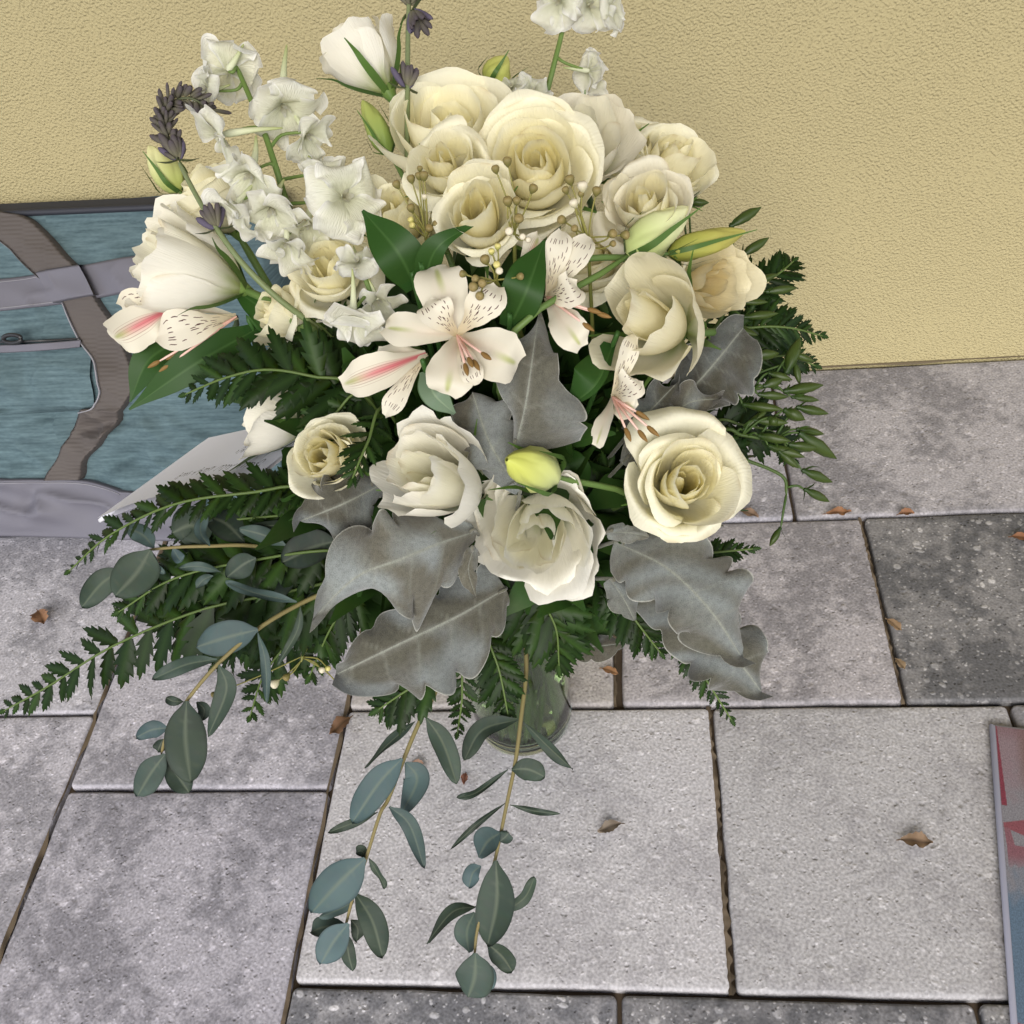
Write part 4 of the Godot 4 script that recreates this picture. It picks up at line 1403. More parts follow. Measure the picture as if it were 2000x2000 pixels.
func millers() -> void:
	miller("large grey felted leaf below the round white lisianthus, pointing left", [[930, 1038, .525], [860, 1060, .505], [783, 1092, .492], [695, 1128, .492], [610, 1210, .50]], [30, 125, 170, 118, 62, 6], [20, 66, 98, 100, 66, 8], {"fold": -0.30, "tone": 1.12, "lobes": 4.2, "scallop": 0.45})
	miller("dark blue grey felted leaf lowest at the left, right beside the vase", [[988, 1150, .555], [890, 1205, .54], [770, 1262, .532], [655, 1318, .535]], [40, 125, 150, 140, 96], [70, 70, 64, 56, 40], {"round": 0.28, "fold": -0.12, "tone": 0.80, "lobes": 5.0})
	miller("broad brown grey felted leaf low at the right", [[1200, 1058, .53], [1300, 1108, .505], [1385, 1190, .495], [1448, 1282, .505]], [18, 78, 114, 118, 104, 70], [62, 92, 78, 80, 78, 60], {"round": 0.25, "tone": 0.92, "fold": -0.12, "lobes": 5.0, "scallop": 0.36})
	miller("brown grey felted leaf tucked under the broad one at the right", [[1262, 1150, .545], [1370, 1222, .53], [1440, 1290, .525], [1488, 1352, .53]], [20, 60, 80, 86, 60], [50, 80, 92, 84, 60], {"round": 0.3, "tone": 0.80, "lobes": 4.0})
	miller("tall blue grey felted leaf standing right of the speckled alstroemeria", [[1004, 880, .497], [1026, 790, .478], [1040, 700, .478], [1052, 612, .497]], [4, 34, 80, 74, 12], [130, 128, 70, 44, 14], {"tone": 0.95, "fold": -0.25, "lobes": 3.0, "scallop": 0.2})
	miller("olive grey felted leaf between the round lisianthus and the tall grey leaf", [[1016, 958, .515], [958, 868, .50], [922, 765, .508]], [14, 62, 66, 44], [16, 52, 72, 52], {"round": 0.3, "tone": 0.85, "lobes": 4.0})
	miller("olive brown felted leaf below the small cream rose at the left", [[742, 948, .53], [668, 985, .515], [586, 1018, .52]], [30, 72, 76, 50], [30, 66, 66, 50], {"round": 0.35, "tone": 0.72, "lobes": 4.0, "fold": -0.05})
	miller("dark brown felted leaf at the right edge behind the cream lisianthus", [[1322, 790, .56], [1385, 722, .545], [1452, 640, .55]], [30, 62, 72, 60], [40, 80, 88, 74], {"round": 0.35, "tone": 0.62, "lobes": 5.0, "scallop": 0.2})
	miller("pale lobed felted leaf above the open yellow cream rose", [[1290, 850, .545], [1340, 790, .53], [1408, 778, .53]], [28, 44, 40, 12], [24, 36, 34, 10], {"tone": 0.88, "lobes": 2.0, "scallop": 0.3})
	miller("dark grey felted leaf between the drooping alstroemeria and the pale lobed leaf", [[1225, 850, .545], [1272, 800, .535], [1325, 745, .54]], [24, 46, 40, 10], [24, 46, 44, 10], {"tone": 0.62, "lobes": 3.0})
	miller("small pale felted leaf tip right of the ruffled lisianthus", [[1185, 1040, .525], [1222, 1040, .515], [1268, 1048, .515]], [14, 20, 18, 6], [14, 20, 18, 6], {"tone": 1.0, "lobes": 2.0, "wave": 0.001})
	miller("small rounded felted leaf peeping out above the open yellow cream rose", [[1215, 905, .535], [1258, 858, .53], [1322, 862, .528]], [10, 24, 24, 6], [10, 22, 24, 6], {"tone": 0.85, "lobes": 2.0, "wave": 0.001})
	miller("grey green felted leaf hanging beside the right wall of the vase", [[1100, 1246, .64], [1150, 1262, .63], [1222, 1256, .63]], [12, 26, 28, 10], [16, 30, 30, 10], {"tone": 0.70, "lobes": 3.0, "wave": 0.001})
	miller("narrow pale felted lobe at the left side of the ruffled lisianthus", [[925, 1070, .505], [915, 1115, .50], [930, 1168, .50]], [12, 18, 16, 4], [12, 20, 18, 4], {"tone": 1.05, "lobes": 2.0, "wave": 0.001})
	miller("small felted leaf with a drooping tip under the broad right leaf", [[1190, 1130, .535], [1215, 1165, .53], [1240, 1212, .53]], [16, 34, 34, 8], [16, 30, 30, 8], {"tone": 0.9, "lobes": 2.0, "wave": 0.001})

func lily_leaves() -> void:
	green_leaf("broad dark green pointed leaf beside the brown berries left of centre", [[812, 562, .51], [775, 490, .495], [708, 411, .50]], [22, 44, 40, 3], [22, 46, 36, 3])
	green_leaf("small twisted green leaf curling up to the right of the broad leaf", [[828, 545, .50], [858, 480, .487], [936, 433, .49]], [26, 30, 16, 2], [20, 22, 10, 2], {"roll": 25, "roll1": -30})
	green_leaf("upright green leaf right of the speckled alstroemeria", [[995, 640, .49], [1030, 565, .473], [1063, 470, .482]], [22, 46, 44, 3], [14, 36, 26, 3])
	green_leaf("long green leaf hanging left below the pink flushed alstroemeria", [[505, 640, .565], [380, 712, .55], [252, 800, .555]], [12, 34, 26, 2], [12, 40, 30, 2])
	green_leaf("curled green leaf at the far left in front of the bag", [[372, 655, .57], [292, 702, .56], [254, 785, .565]], [14, 34, 28, 2], [14, 34, 26, 2], {"roll": 20})
	green_leaf("dark curled green leaf behind the drooping alstroemeria", [[1198, 672, .50], [1165, 750, .49], [1105, 798, .50]], [6, 12, 10, 2], [20, 52, 46, 3], {"roll": 15})
	green_leaf("short ribbed blue green leaf under the speckled alstroemeria", [[832, 725, .495], [848, 770, .49], [888, 808, .495]], [16, 26, 24, 4], [14, 26, 22, 4], {"c0": Color(0.13, 0.19, 0.12), "c1": Color(0.14, 0.2, 0.13), "cm": Color(0.2, 0.27, 0.17), "vein": 0.0004, "lobes": 9.0})
	green_leaf("dark green leaf filling the gap under the bent lavender stem", [[610, 690, .565], [520, 610, .56], [450, 560, .57]], [18, 30, 24, 3], [18, 30, 24, 3])
	green_leaf("deep green leaf in the gap right of the fat centre bud", [[1130, 960, .56], [1110, 915, .55], [1090, 870, .555]], [20, 40, 34, 4], [20, 40, 34, 4])

func ferns() -> void:
	frond("fern frond reaching left across the middle below the lavender stems", [[705, 765, .54], [610, 735, .53], [520, 722, .53], [440, 738, .535], [362, 770, .545]], [100, 98, 84, 60, 24], 7, {"seed": 1})
	frond("dark fern frond between the drooping delphinium and the stems", [[735, 800, .55], [690, 710, .545], [640, 650, .545], [585, 600, .555]], [80, 90, 74, 30], 6, {"seed": 2})
	frond("fern tip hanging over the lisianthus behind the card", [[715, 775, .535], [650, 812, .53], [590, 862, .535]], [52, 52, 26], 5, {"seed": 3})
	frond("fern frond overlapping the small cream rose", [[755, 800, .512], [718, 865, .488], [688, 935, .48]], [50, 52, 28], 4, {"seed": 4, "left": 0.8})
	frond("arching fern frond running left below the card", [[610, 955, .555], [490, 962, .55], [340, 985, .55], [215, 1045, .56], [135, 1115, .575]], [62, 74, 66, 44, 16], 13, {"seed": 5, "left": 0.7, "up": 0.6})
	frond("long fern frond at the far left whose tip hangs over the pavers", [[690, 1130, .58], [540, 1160, .585], [390, 1192, .585], [220, 1262, .60], [95, 1340, .62], [8, 1388, .635]], [110, 118, 110, 84, 52, 24], 12, {"seed": 6, "ang": 62})
	frond("fern frond hanging down at the left between two eucalyptus sprigs", [[690, 1150, .60], [600, 1220, .60], [520, 1310, .61], [488, 1400, .63]], [70, 80, 62, 24], 7, {"seed": 7})
	frond("fern frond dropping just left of the lowest dark grey leaf", [[705, 1155, .59], [650, 1220, .59], [605, 1320, .605]], [62, 66, 30], 6, {"seed": 8})
	frond("dark fern frond under the upper eucalyptus leaves at the left", [[660, 1075, .57], [490, 1095, .575], [340, 1130, .58], [232, 1195, .59]], [84, 92, 72, 26], 9, {"seed": 9})
	frond("dark fern frond between the card frond and the two round eucalyptus leaves", [[665, 985, .575], [560, 1005, .58], [440, 1018, .585], [345, 1045, .59]], [70, 76, 60, 26], 9, {"seed": 31})
	frond("dark fern frond behind the small white green buds at the lower left", [[690, 1120, .60], [600, 1175, .605], [500, 1230, .61], [420, 1300, .62]], [84, 90, 66, 26], 9, {"seed": 32})
	frond("shaded fern frond behind the drooping eucalyptus stem at the left", [[660, 1100, .595], [520, 1135, .60], [400, 1170, .61], [310, 1225, .615]], [90, 96, 74, 28], 9, {"seed": 33})
	frond("dark fern frond straight behind the large grey felted leaf", [[740, 1110, .585], [665, 1120, .585], [590, 1110, .59], [520, 1125, .595]], [80, 86, 66, 28], 8, {"seed": 34})
	frond("fern frond hidden in shade beneath the card and rose", [[680, 1010, .585], [560, 1030, .59], [430, 1050, .60], [330, 1100, .61]], [80, 86, 70, 30], 8, {"seed": 10})
	frond("short fern tip showing below the lowest dark grey leaf", [[860, 1310, .575], [795, 1348, .575], [740, 1385, .58]], [70, 70, 34], 4, {"seed": 11})
	frond("single fern tip hanging in front of the left wall of the vase", [[905, 1300, .60], [902, 1370, .60], [893, 1432, .61]], [34, 32, 16], 5, {"seed": 12})
	frond("dark fern tip hanging against the front of the vase", [[950, 1235, .615], [975, 1310, .61], [992, 1395, .615]], [52, 56, 22], 6, {"seed": 13})
	frond("fern frond over the mouth of the vase at the right", [[1050, 1165, .60], [1085, 1225, .60], [1092, 1300, .61]], [80, 78, 36], 6, {"seed": 14})
	frond("fern frond over the mouth of the vase in the middle", [[1020, 1150, .60], [1040, 1200, .605], [1055, 1260, .61]], [80, 72, 30], 5, {"seed": 15})
	frond("fern frond hanging between the vase and the broad right leaf", [[1190, 1140, .575], [1240, 1210, .57], [1290, 1275, .575]], [60, 56, 22], 6, {"seed": 16})
	frond("fern tip poking out below the broad right leaf", [[1330, 1240, .56], [1375, 1320, .555], [1428, 1405, .56]], [40, 36, 14], 7, {"seed": 17})
	frond("fern leaf showing below the open yellow cream rose", [[1330, 1090, .545], [1390, 1080, .54], [1470, 1072, .54]], [30, 34, 14], 7, {"seed": 18})
	frond("upper fern frond at the right edge against the wall", [[1370, 640, .60], [1450, 580, .595], [1520, 535, .595], [1550, 510, .60]], [56, 64, 50, 20], 7, {"seed": 19, "slim": 0.6, "dense": 1.9})
	frond("right fern frond whose long tip points at the wall base", [[1390, 660, .60], [1470, 640, .59], [1540, 640, .59], [1606, 656, .60]], [50, 58, 44, 18], 9, {"seed": 20, "slim": 0.6, "dense": 1.9})
	frond("right fern frond just above the line where wall meets pavers", [[1400, 740, .60], [1480, 705, .595], [1540, 695, .595], [1592, 714, .60]], [52, 60, 42, 18], 8, {"seed": 21, "slim": 0.6, "dense": 1.9})
	frond("dark fern frond right of the open yellow cream rose", [[1380, 830, .59], [1450, 830, .585], [1520, 850, .59], [1545, 900, .60]], [62, 66, 46, 20], 7, {"seed": 22})
	frond("small fern piece close to the right petals of the open rose", [[1350, 860, .58], [1410, 880, .575], [1450, 905, .58]], [56, 50, 20], 5, {"seed": 23})
	frond("dark fern frond filling the shade left of the open rose", [[1120, 1040, .57], [1160, 980, .565], [1190, 910, .565]], [64, 64, 30], 5, {"seed": 24})

func eucalypts() -> void:
	eucalyptus("eucalyptus sprig hanging straight down in front of the vase", [[1020, 1215, .63]] + c7([[1320, 0, .62], [1290, 290, .61], [1260, 520, .605], [1215, 740, .60], [1150, 1050, .59], [1060, 1400, .585], [1040, 1560, .58]], .6), [
		[c7([[1275, 290], [1080, 350], [985, 510]], .61), 19, 25, 0.7], [c7([[1300, 300], [1440, 440], [1570, 560]], .61), 11, 30, 0.8],
		[c7([[1240, 560], [1330, 560], [1420, 600]], .602), 23, 0, 0.75], [c7([[1220, 560], [1060, 680], [945, 715]], .604), 7, 20, 0.6],
		[c7([[1210, 740], [1060, 850], [910, 990]], .60), 6, 20, 0.6], [c7([[1230, 750], [1370, 785], [1505, 800]], .60), 6, 10, 0.65],
		[c7([[1180, 900], [1110, 950], [1060, 1035]], .592), 26, 15, 1.3], [c7([[1175, 950], [1210, 920], [1225, 900]], .592), 14, 10, 1.0],
		[c7([[1155, 1050], [1160, 1280], [1110, 1515]], .583), 38, 5, 0.85], [c7([[1200, 1330], [1310, 1250], [1365, 1140]], .588), 14, 20, 0.8],
		[c7([[1050, 1300], [920, 1330], [780, 1500]], .588), 14, 30, 0.7], [c7([[1075, 1080], [1030, 1120], [1010, 1200]], .592), 15, 10, 1.4],
		[c7([[1040, 1330], [1000, 1430], [1010, 1550]], .59), 22, 10, 1.0], [c7([[1045, 1550], [1040, 1680], [1005, 1790]], .575), 34, 0, 0.95],
		[c7([[1110, 1500], [1190, 1570], [1245, 1650]], .585), 20, 10, 0.75], [c7([[1100, 1600], [1120, 1680], [1105, 1755]], .59), 13, 0, 1.3]], {"seed": 5})
	eucalyptus("eucalyptus sprig hanging left of the vase with broad blue leaves", [[862, 1325, .60]] + c7([[810, 180, .595], [740, 310, .59], [660, 500, .585], [575, 720, .58], [530, 800, .575], [455, 1040, .57], [385, 1250, .57], [340, 1420, .57]], .58), [
		[c7([[720, 300], [600, 400], [445, 550]], .59), 10, 30, 0.6], [c7([[780, 280], [870, 420], [945, 640]], .588), 19, 10, 0.8],
		[c7([[650, 500], [520, 640], [380, 850]], .578), 30, -8, 1.35], [c7([[670, 520], [730, 620], [640, 810]], .586), 24, 10, 1.3],
		[c7([[520, 790], [380, 850], [250, 900]], .585), 9, 20, 0.7], [c7([[580, 760], [690, 860], [770, 1095]], .575), 17, 15, 1.2],
		[c7([[450, 1040], [310, 1170], [160, 1335]], .565), 36, -5, 1.35], [c7([[470, 1040], [520, 1120], [560, 1200]], .57), 9, 20, 0.8],
		[c7([[460, 1040], [430, 1000], [400, 1010]], .572), 11, 20, 0.7], [c7([[390, 1270], [320, 1310], [200, 1360]], .572), 12, 20, 1.2],
		[c7([[395, 1225], [490, 1380], [545, 1575]], .568), 26, -10, 0.75], [c7([[360, 1390], [280, 1490], [210, 1610]], .563), 25, 0, 1.45],
		[c7([[350, 1400], [230, 1410], [155, 1440]], .575), 20, 20, 1.0], [c7([[350, 1440], [360, 1550], [385, 1650]], .57), 14, 10, 0.75], [c7([[375, 1370], [410, 1420], [405, 1490]], .572), 13, 10, 0.6]], {"seed": 6})
	eucalyptus("eucalyptus sprig drooping at the lower left past the fern", [[680, 1140, .575]] + c6([[1800, 690, .57], [1620, 770, .565], [1400, 900, .555], [1180, 1090, .55], [1010, 1290, .55], [900, 1480, .555], [870, 1580, .56]], .555), [
		[c6([[1600, 760], [1400, 720], [1215, 655]], .562), 12, 20, 1.2], [c6([[1390, 910], [1230, 950], [1055, 1005]], .55), 34, -20, 1.3],
		[c6([[1170, 1070], [1000, 1100], [820, 1180]], .548), 15, 15, 0.95], [c6([[1180, 1100], [1220, 1240], [1120, 1490]], .546), 19, 25, 0.85],
		[c6([[1390, 920], [1430, 1080], [1440, 1310]], .555), 8, 30, 1.2], [c6([[1620, 780], [1600, 920], [1490, 1110]], .562), 8, 25, 0.8],
		[c6([[1005, 1295], [1000, 1500], [1030, 1740]], .545), 35, 5, 0.75], [c6([[990, 1300], [930, 1295], [895, 1275]], .55), 8, 10, 0.8],
		[c6([[910, 1440], [820, 1450], [735, 1490]], .556), 18, 0, 1.5], [c6([[890, 1580], [810, 1690], [740, 1810]], .556), 28, 0, 1.0],
		[c6([[900, 1600], [960, 1700], [1020, 1790]], .562), 22, 10, 0.75], [c6([[1060, 1300], [1100, 1340], [1090, 1400]], .556), 12, 10, 0.8], [c6([[880, 1500], [860, 1540], [850, 1570]], .56), 12, 10, 0.6]], {"seed": 7})
	eucalyptus("eucalyptus sprig reaching far left with two large round leaves", [[640, 1060, .585]] + c6([[1530, 470, .58], [1300, 455, .575], [1130, 460, .57], [960, 465, .57], [800, 480, .57]], .575), [
		[c6([[830, 470], [770, 400], [680, 360]], .57), 18, 20, 1.2], [c6([[1130, 460], [1080, 380], [1105, 260]], .565), 12, 25, 1.2],
		[c6([[1110, 450], [1040, 350], [925, 390]], .575), 34, 10, 0.65], [c6([[810, 480], [740, 600], [620, 730]], .562), 36, 0, 0.8],
		[c6([[660, 590], [550, 660], [440, 790]], .57), 26, 10, 0.75], [c6([[820, 490], [830, 560], [890, 610]], .568), 9, 15, 1.2],
		[c6([[1540, 455], [1420, 400], [1285, 365]], .57), 16, 10, 1.1], [c6([[1640, 380], [1500, 350], [1350, 358]], .575), 11, 20, 0.6],
		[c6([[1380, 525], [1310, 560], [1220, 630]], .565), 24, 5, 0.9], [c6([[1190, 600], [1080, 570], [960, 578]], .57), 9, 10, 1.1],
		[c6([[1150, 620], [1100, 640], [1055, 690]], .572), 9, 10, 1.1], [c6([[1320, 440], [1220, 340], [1120, 300]], .58), 36, 15, 0.55],
		[c6([[1820, 430], [1680, 470], [1520, 550]], .57), 34, 5, 0.55], [c6([[1600, 560], [1500, 640], [1420, 700]], .58), 34, 5, 0.5], [c6([[930, 470], [960, 520], [980, 545]], .57), 12, 10, 1.5]], {"seed": 8})

func sprays() -> void:
	wax_spray("sprig of brown berries left of the cream roses", [840, 505, .515], [[775, 361, .50], [803, 350, .50], [818, 344, .498, 9], [828, 344, .497, 11], [820, 330, .50, 7], [803, 407, .502], [803, 430, .502, 8], [806, 441, .502, 8], [838, 447, .503], [850, 438, .503, 8], [829, 385, .50, 7]], "bbbbbbggbbw")
	wax_spray("sprig of brown berries standing in front of the middle roses", [1005, 485, .50], [[968, 331, .482, 10], [991, 316, .482, 11], [992, 394, .483, 12], [1009, 393, .483, 10], [1041, 369, .484, 11], [1013, 428, .483, 12], [995, 452, .484], [1020, 462, .484, 8], [1031, 468, .484, 7]], "bbbbbbwww")
	wax_spray("sprig of berries and tiny buds above the streaked alstroemeria", [1150, 500, .50], [[1113, 352, .482, 12], [1138, 365, .482, 13], [1105, 372, .482, 9], [1165, 374, .482, 11], [1121, 398, .482, 11], [1098, 430, .483, 11], [1123, 447, .484, 9], [1195, 457, .485, 11], [1220, 459, .486, 11], [1196, 476, .487, 8], [1135, 380, .484, 8]], "bwbbwbbbbbb")
	wax_spray("sprig of yellow and tan berries over the speckled alstroemeria", [975, 560, .48], [[948, 508, .468, 12], [960, 492, .466, 8], [972, 482, .466, 8], [970, 518, .465, 9], [975, 530, .465, 9], [926, 560, .464, 12], [943, 553, .464, 11], [938, 577, .462, 11], [1015, 540, .468, 9], [930, 545, .466, 10], [905, 535, .475, 9]], "bgggwbbbbbb")
	wax_spray("small sprig of white green buds at the lower left under the fern", [600, 1265, .60], [[537, 1335, .595, 11], [560, 1322, .595, 9], [628, 1308, .59, 8], [662, 1338, .59, 9], [640, 1305, .59, 7], [418, 1356, .60, 7]], "wbwwgb")
	lavender("bent lavender stalk with a curled dark head at the upper left", [[350, 318, .54], [385, 385, .535], [420, 442, .53], [470, 510, .53], [540, 580, .535], [640, 655, .55]], [[346, 310, .54], [326, 262, .54], [322, 226, .54], [340, 198, .538], [376, 193, .536], [420, 222, .535]], [[424, 446, .53, 405, 405, .53], [349, 312, .54, 338, 280, .54]], 801)
	lavender("upright lavender stalk with a single whorl left of the big cream rose", [[800, -30, .56], [797, 60, .56], [796, 180, .555], [797, 330, .555], [815, 430, .565]], [[800, 10, .56], [800, -60, .56]], [[795, 172, .555, 795, 120, .555], [806, 20, .56, 830, 70, .558]], 802)
	pod_spray("upper spray of green pointed buds at the right against the wall", [[1360, 690, .59], [1420, 600, .585], [1440, 540, .585]], [[[1425, 443, .585], [1487, 404, .585], 12], [[1447, 500, .585], [1502, 464, .585], 11], [[1495, 570, .58], [1556, 562, .58], 10], [[1440, 590, .58], [1500, 590, .58], 8], [[1330, 380, .585], [1372, 372, .585], 8], [[1465, 555, .585], [1520, 535, .585], 8], [[1450, 620, .58], [1520, 612, .58], 10], [[1430, 640, .578], [1480, 655, .576], 9], [[1345, 395, .585], [1385, 396, .585], 9]])
	pod_spray("middle spray of green buds at the right below the wall base", [[1370, 780, .58], [1430, 770, .575], [1500, 755, .575]], [[[1470, 695, .575], [1522, 690, .575], 12], [[1535, 730, .572], [1562, 660, .575], 15], [[1530, 765, .57], [1608, 752, .572], 13], [[1490, 755, .57], [1530, 740, .57], 11], [[1552, 705, .575], [1562, 752, .575], 8], [[1545, 775, .572], [1600, 782, .575], 8], [[1480, 770, .57], [1540, 775, .57], 10], [[1440, 720, .575], [1490, 722, .572], 10], [[1450, 790, .57], [1530, 800, .565], 11], [[1500, 728, .572], [1548, 742, .57], 9], [[1420, 745, .578], [1470, 735, .575], 9], [[1545, 690, .575], [1590, 706, .575], 9]])
	pod_spray("lower spray of green buds fanning out to the right over the pavers", [[1390, 850, .575], [1450, 850, .57], [1510, 862, .57]], [[[1530, 800, .565], [1572, 820, .565], 14], [[1555, 795, .568], [1618, 808, .57], 11], [[1555, 838, .565], [1610, 848, .57], 10], [[1560, 845, .562], [1634, 896, .57], 15], [[1540, 868, .562], [1600, 876, .565], 12], [[1566, 918, .565], [1626, 942, .57], 11], [[1500, 815, .565], [1520, 830, .565], 12], [[1470, 820, .568], [1540, 826, .565], 11], [[1480, 850, .566], [1545, 862, .562], 11], [[1500, 870, .565], [1572, 893, .56], 11], [[1450, 840, .57], [1500, 800, .568], 9], [[1520, 880, .562], [1560, 915, .562], 9]])
	pod_spray("two thin stalks with green buds hanging at the lower right", [[1400, 885, .57], [1460, 900, .565], [1528, 930, .565], [1536, 965, .565]], [[[1570, 955, .565], [1620, 980, .57], 10], [[1525, 1030, .565], [1503, 1067, .565], 8]])

# ------------------------------------------------------------------ card, board, fallen leaves
func card() -> void:
	var A := at(190, 1012, .60)
	var B := at(407, 855, .655)
	var C := at(668, 798, .625)
	var X := C - B
	var Y := A - B
	var n := X.cross(Y).normalized()
	if n.dot(eye - B) < 0:
		n = -n
	var root := thing("gift_card", "white folded gift card with handwriting tucked in at the left", "card", B)
	var W := 512
	var H := 256
	var im := Image.create(W, H, false, Image.FORMAT_RGB8)
	im.fill(Color(0.88, 0.89, 0.94))
	rng.seed = 14
	for line in [[250, 70, 190], [290, 112, 150], [170, 176, 240]]:
		var x: float = line[0]
		var y: float = line[1]
		var ph := rng.randf() * 6.0
		while x < line[0] + line[2]:
			var word := rng.randf_range(36, 80)
			var x0 := x
			while x < x0 + word:
				for s in 5:
					var f := x * 0.55 + s * 0.11 + ph
					var yy := y + 7.0 * sin(f) + 4.0 * sin(f * 0.43 + ph) - (6.0 if sin(f * 0.27) > 0.8 else 0.0)
					var xx := x + s * 0.2 + 3.0 * cos(f)
					for d in 2:
						im.set_pixel(clampi(int(xx), 0, W - 1), clampi(int(yy) + d, 0, H - 1), Color(0.16, 0.16, 0.20))
				x += 1.0
			x += rng.randf_range(12, 20)
	var face := StandardMaterial3D.new()
	face.albedo_texture = tex(im)
	face.roughness = 0.7
	face.cull_mode = BaseMaterial3D.CULL_DISABLED
	var paper := flat(Color(0.82, 0.81, 0.83), 0.7)
	for leaf_no in 2:
		# two leaves of folded card, each with its own thickness, a little apart at the open edge
		var o := n * (0.0 if leaf_no == 0 else -0.0022)
		var P := PackedVector3Array()
		var T := PackedVector2Array()
		var nu := 12
		var nv := 8
		for i in nu + 1:
			for j in nv + 1:
				var u := float(i) / nu
				var v := float(j) / nv
				P.append(B + X * u + Y * v + o * (0.3 + v) + n * 0.006 * sin(u * PI) * v)
				T.append(Vector2(u, v))
		part(root, "front_leaf" if leaf_no == 0 else "back_leaf", sheet(P, PackedColorArray(), T, nu + 1, nv + 1), face if leaf_no == 0 else paper)
	part(root, "edge", tube([B - n * 0.001, B.lerp(A, 0.35) - n * 0.0014, B.lerp(A, 0.7) - n * 0.0018, A - n * 0.0022], 0.0011, 0.0019, Color(0.88, 0.89, 0.95), Color(0.88, 0.89, 0.95), 16, 8), M.paper)

func board() -> void:
	# a painted panel lying on the pavers at the right edge
	var h := 0.007
	var a := gp(1935, 1410, h)
	var b := gp(1978, 2000, h)
	var dz := (b - a).normalized()
	var dx := Vector3(-dz.z, 0, dz.x)
	if dx.x < 0:
		dx = -dx
	var W := 1024
	var H := 512
	var im := Image.create(W, H, false, Image.FORMAT_RGB8)
	var n1 := noise(0.02, 71, 3)
	var n2 := noise(0.25, 72, 2)
	for y in H:
		for x in W:
			var v := float(y) / H
			var u := float(x) / W / 0.065             # 1 where the photograph ends
			var c := Color(0.30, 0.22, 0.25).lerp(Color(0.27, 0.26, 0.29), smoothstep(0.12, 0.34, v + 0.1 * n1.get_noise_2d(x, y)))
			c = c.lerp(Color(0.13, 0.20, 0.29), smoothstep(0.50, 0.66, v + 0.08 * n1.get_noise_2d(x, y)))
			c = c.lerp(Color(0.19, 0.11, 0.09), smoothstep(0.5, 1.1, u) * (1.0 - smoothstep(0.14, 0.32, v)) * 0.8)
			c = c.lerp(Color(0.24, 0.13, 0.15), (1.0 - smoothstep(0.0, 0.07, v)) * 0.6)
			if v < 0.305 and u > 0.01 and u < 0.04 + 0.5 * v:
				c = Color(0.24, 0.04, 0.07)
			# brushed red strokes of which only the left ends reach the picture
			var w := minf(u, 3.0)
			if v > 0.37 - 0.03 * w and v < 0.385 + 0.03 * w and u > 0.02:
				c = Color(0.28, 0.085, 0.11)
			if (v > 0.385 and v < 0.45 and u > 0.03 + (v - 0.385) * 0.8 and u < 0.22 + (v - 0.385) * 2.0) or (v >= 0.445 and v < 0.515 + 0.02 * n1.get_noise_2d(x * 3, 0) and u > 0.08):
				c = Color(0.27, 0.115, 0.145).lerp(c, smoothstep(0.47, 0.53, v) * 0.7)
			c *= 0.62 + 0.28 * n2.get_noise_2d(x, y)
			im.set_pixel(x, y, c.clamp().linear_to_srgb())
	var m := StandardMaterial3D.new()
	m.albedo_texture = tex(im)
	m.roughness = 0.6
	m.cull_mode = BaseMaterial3D.CULL_DISABLED
	var len_ := a.distance_to(b) * 1.35
	var wid := 0.32
	var root := thing("painted_board", "painted panel in pink and blue lying on the pavers at the right edge", "panel", Vector3(a.x, 0.001, a.z))
	var P := PackedVector3Array()
	var T := PackedVector2Array()
	var r := 0.003
	for i in 9:
		for j in 9:
			var u := j / 8.0
			var v := i / 8.0
			P.append(a + dx * (r + (wid - 2 * r) * u) + dz * (r + (len_ - 2 * r) * v))
			T.append(Vector2(u * 1.0, v * 1.35))
	part(root, "painted_face", sheet(P, PackedColorArray(), T, 9, 9), m)
	# rounded rim and side
	var rim := PackedVector3Array()
	var corners := [Vector2(0, 0), Vector2(1, 0), Vector2(1, 1), Vector2(0, 1), Vector2(0, 0)]
	for k in 5:
		var q: Vector2 = corners[k]
		var s := (q - Vector2(0.5, 0.5)) * 2
		for prof in [[r, -0.0002], [0.0012, -0.0009], [0.0, -0.003], [0.0, -h + 0.001]]:
			rim.append(a + dx * (wid * q.x - s.x * float(prof[0])) + dz * (len_ * q.y - s.y * float(prof[0])) + Vector3(0, prof[1], 0))
	part(root, "rim", sheet(rim, PackedColorArray(), PackedVector2Array(), 5, 4), flat(Color(0.27, 0.27, 0.33), 0.6))

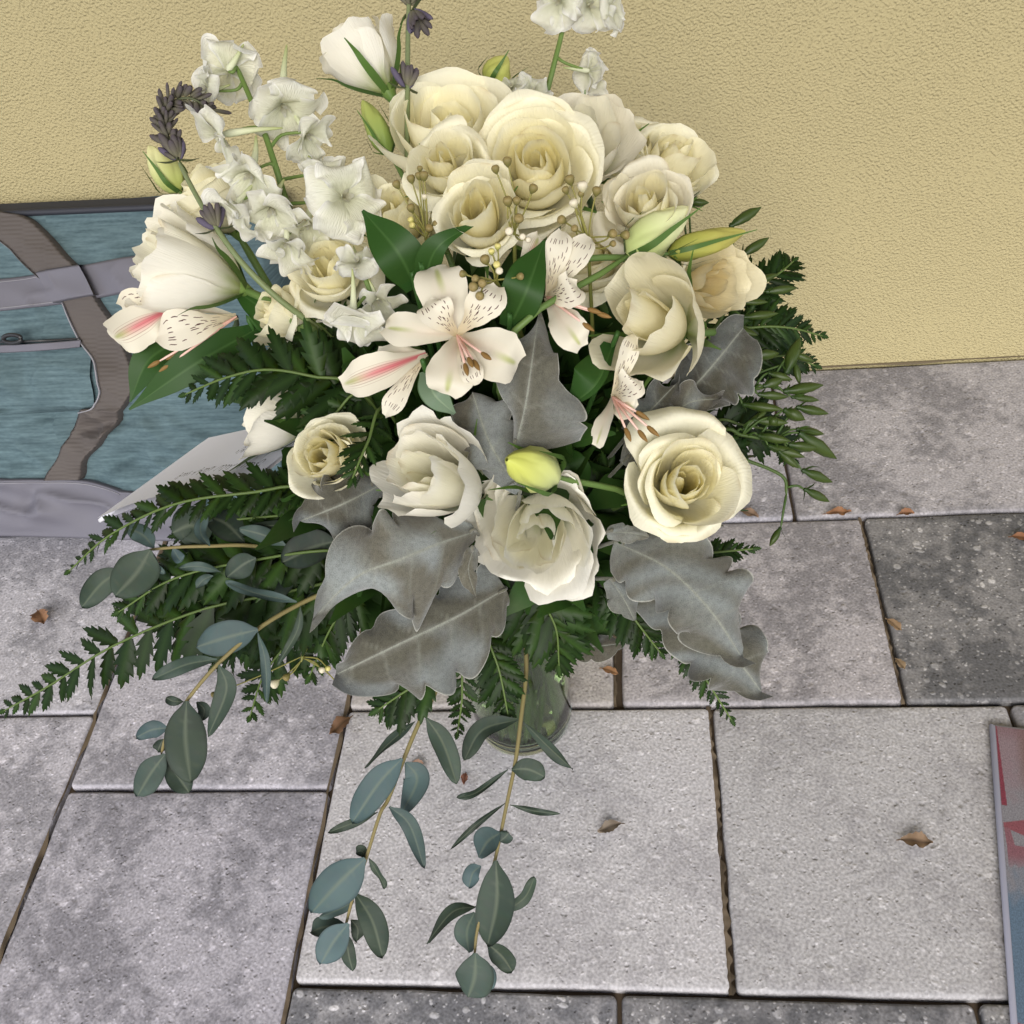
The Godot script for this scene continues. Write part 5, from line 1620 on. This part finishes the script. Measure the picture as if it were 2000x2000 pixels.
func fallen_leaves() -> void:
	var list := [
		["small curled tan leaf on the paver at the far left", 82, 1208, 22, 0.9, Color(0.36, 0.17, 0.08)],
		["dark brown curled leaf lying in the joint left of the vase", 665, 1420, 26, 2.2, Color(0.17, 0.075, 0.03)],
		["pale broken leaf half hidden by the left hanging eucalyptus", 815, 1498, 18, 0.4, Color(0.34, 0.20, 0.14)],
		["tiny red brown leaf on the pale paver in front of the vase", 908, 1522, 13, 1.6, Color(0.26, 0.08, 0.05)],
		["tan leaf on the joint right of the vase", 1192, 1312, 18, 0.5, Color(0.42, 0.20, 0.08)],
		["grey brown flat leaf on the pale middle paver", 1190, 1618, 24, 2.7, Color(0.22, 0.18, 0.14)],
		["brown folded leaf on the paver at the right", 1790, 1645, 26, 0.2, Color(0.25, 0.155, 0.085)],
		["orange brown leaf in the upper joint at the right", 1638, 1004, 22, 0.1, Color(0.38, 0.16, 0.06)],
		["tan crumpled leaf in the upper joint right of the open rose", 1463, 1004, 20, 0.6, Color(0.32, 0.20, 0.13)],
		["small orange leaf in the joint above the dark paver", 1770, 1004, 14, 0.0, Color(0.36, 0.15, 0.06)],
		["rust leaf cut by the right edge of the photo", 1996, 1052, 18, 0.3, Color(0.34, 0.13, 0.05)],
		["tan leaf caught in the slanting joint of the dark paver", 1746, 1222, 18, 1.0, Color(0.40, 0.26, 0.14)],
		["small tan leaf low in the slanting joint of the dark paver", 1758, 1298, 14, 1.2, Color(0.36, 0.25, 0.14)],
	]
	var k := 0
	for e in list:
		k += 1
		rng.seed = 620 + k
		var c := gp(e[1], e[2], 0.002)
		var s: float = e[3] * (c - eye).length() / F
		var a: float = e[4]
		var D := Vector3(cos(a), 0, sin(a))
		var root := thing("fallen_leaf", e[0], "dry leaf", Vector3(c.x, 0, c.z), "dry leaves on the pavers")
		var col: Color = (e[5] as Color).lerp(Color(0.20, 0.15, 0.11), 0.35) * 0.72
		var up := rng.randf_range(0.2, 0.5) * s
		var w := s * rng.randf_range(0.45, 0.7)
		part(root, "blade", blade([c - D * s, c - D * s * 0.3 + Vector3(0, up * 0.5, 0), c + D * s * 0.4 + Vector3(0, up * 0.4, 0), c + D * s + Vector3(0, up, 0)], [w * 0.15, w * 0.9, w, w * 0.1], [w * 0.15, w, w * 0.8, w * 0.1], Vector3.UP, {"nu": 12, "nv": 3, "fold": rng.randf_range(0.3, 0.7), "wave": s * 0.12, "wk": 2.0, "ph": k, "c0": col, "c1": col * 1.3, "cm": col * 0.6, "cmw": 0.12, "scallop": 0.36}), M.dry)
		part(root, "stalk", tube([c - D * s, c - D * s * 1.35 + Vector3(0, 0.001, 0.002)], 0.0006, 0.0004, col * 0.7, col * 0.7, 4, 5), M.dry)

# ------------------------------------------------------------------ scene
func _ready() -> void:
	aim()
	var cam := Camera3D.new()
	cam.name = "camera"
	cam.fov = rad_to_deg(2.0 * atan(1000.0 / F))
	cam.near = 0.02
	cam.far = 200.0
	cam.transform = Transform3D(Basis(cr, cu, -cf), eye)
	add_child(cam)
	cam.current = true
	var env := Environment.new()
	env.background_mode = Environment.BG_SKY
	var sky := ProceduralSkyMaterial.new()
	sky.sky_top_color = Color(0.78, 0.83, 0.93)
	sky.sky_horizon_color = Color(0.90, 0.915, 0.96)
	sky.sky_curve = 0.2
	sky.ground_bottom_color = Color(0.40, 0.38, 0.36)
	sky.ground_horizon_color = Color(0.62, 0.62, 0.62)
	sky.sun_angle_max = 1.0
	sky.energy_multiplier = 1.25
	env.sky = Sky.new()
	env.sky.sky_material = sky
	env.tonemap_mode = Environment.TONE_MAPPER_LINEAR
	env.tonemap_exposure = 1.62
	env.sdfgi_enabled = true
	env.ssao_enabled = true
	env.ssil_enabled = true
	var we := WorldEnvironment.new()
	we.name = "world"
	we.environment = env
	add_child(we)
	var sun := DirectionalLight3D.new()
	sun.name = "sun"
	sun.light_energy = 0.8
	sun.light_color = Color(1.0, 0.985, 0.965)
	sun.light_angular_distance = 38.0
	sun.shadow_enabled = true
	sun.look_at_from_position(Vector3(0.15, 2.2, 3.1), Vector3.ZERO)
	add_child(sun)

	make_materials()
	M.pod = painted(0.45)
	M.paper = painted(0.7)
	M.violet = flat(Color(0.085, 0.07, 0.11), 0.8)
	paving()
	building()
	unit_meshes()
	cooler_bag()
	vase()
	roses()
	lisianthus()
	buds()
	delphiniums()
	alstroemerias()
	lily_leaves()
	millers()
	ferns()
	eucalypts()
	sprays()
	core_foliage()
	card()
	board()
	fallen_leaves()
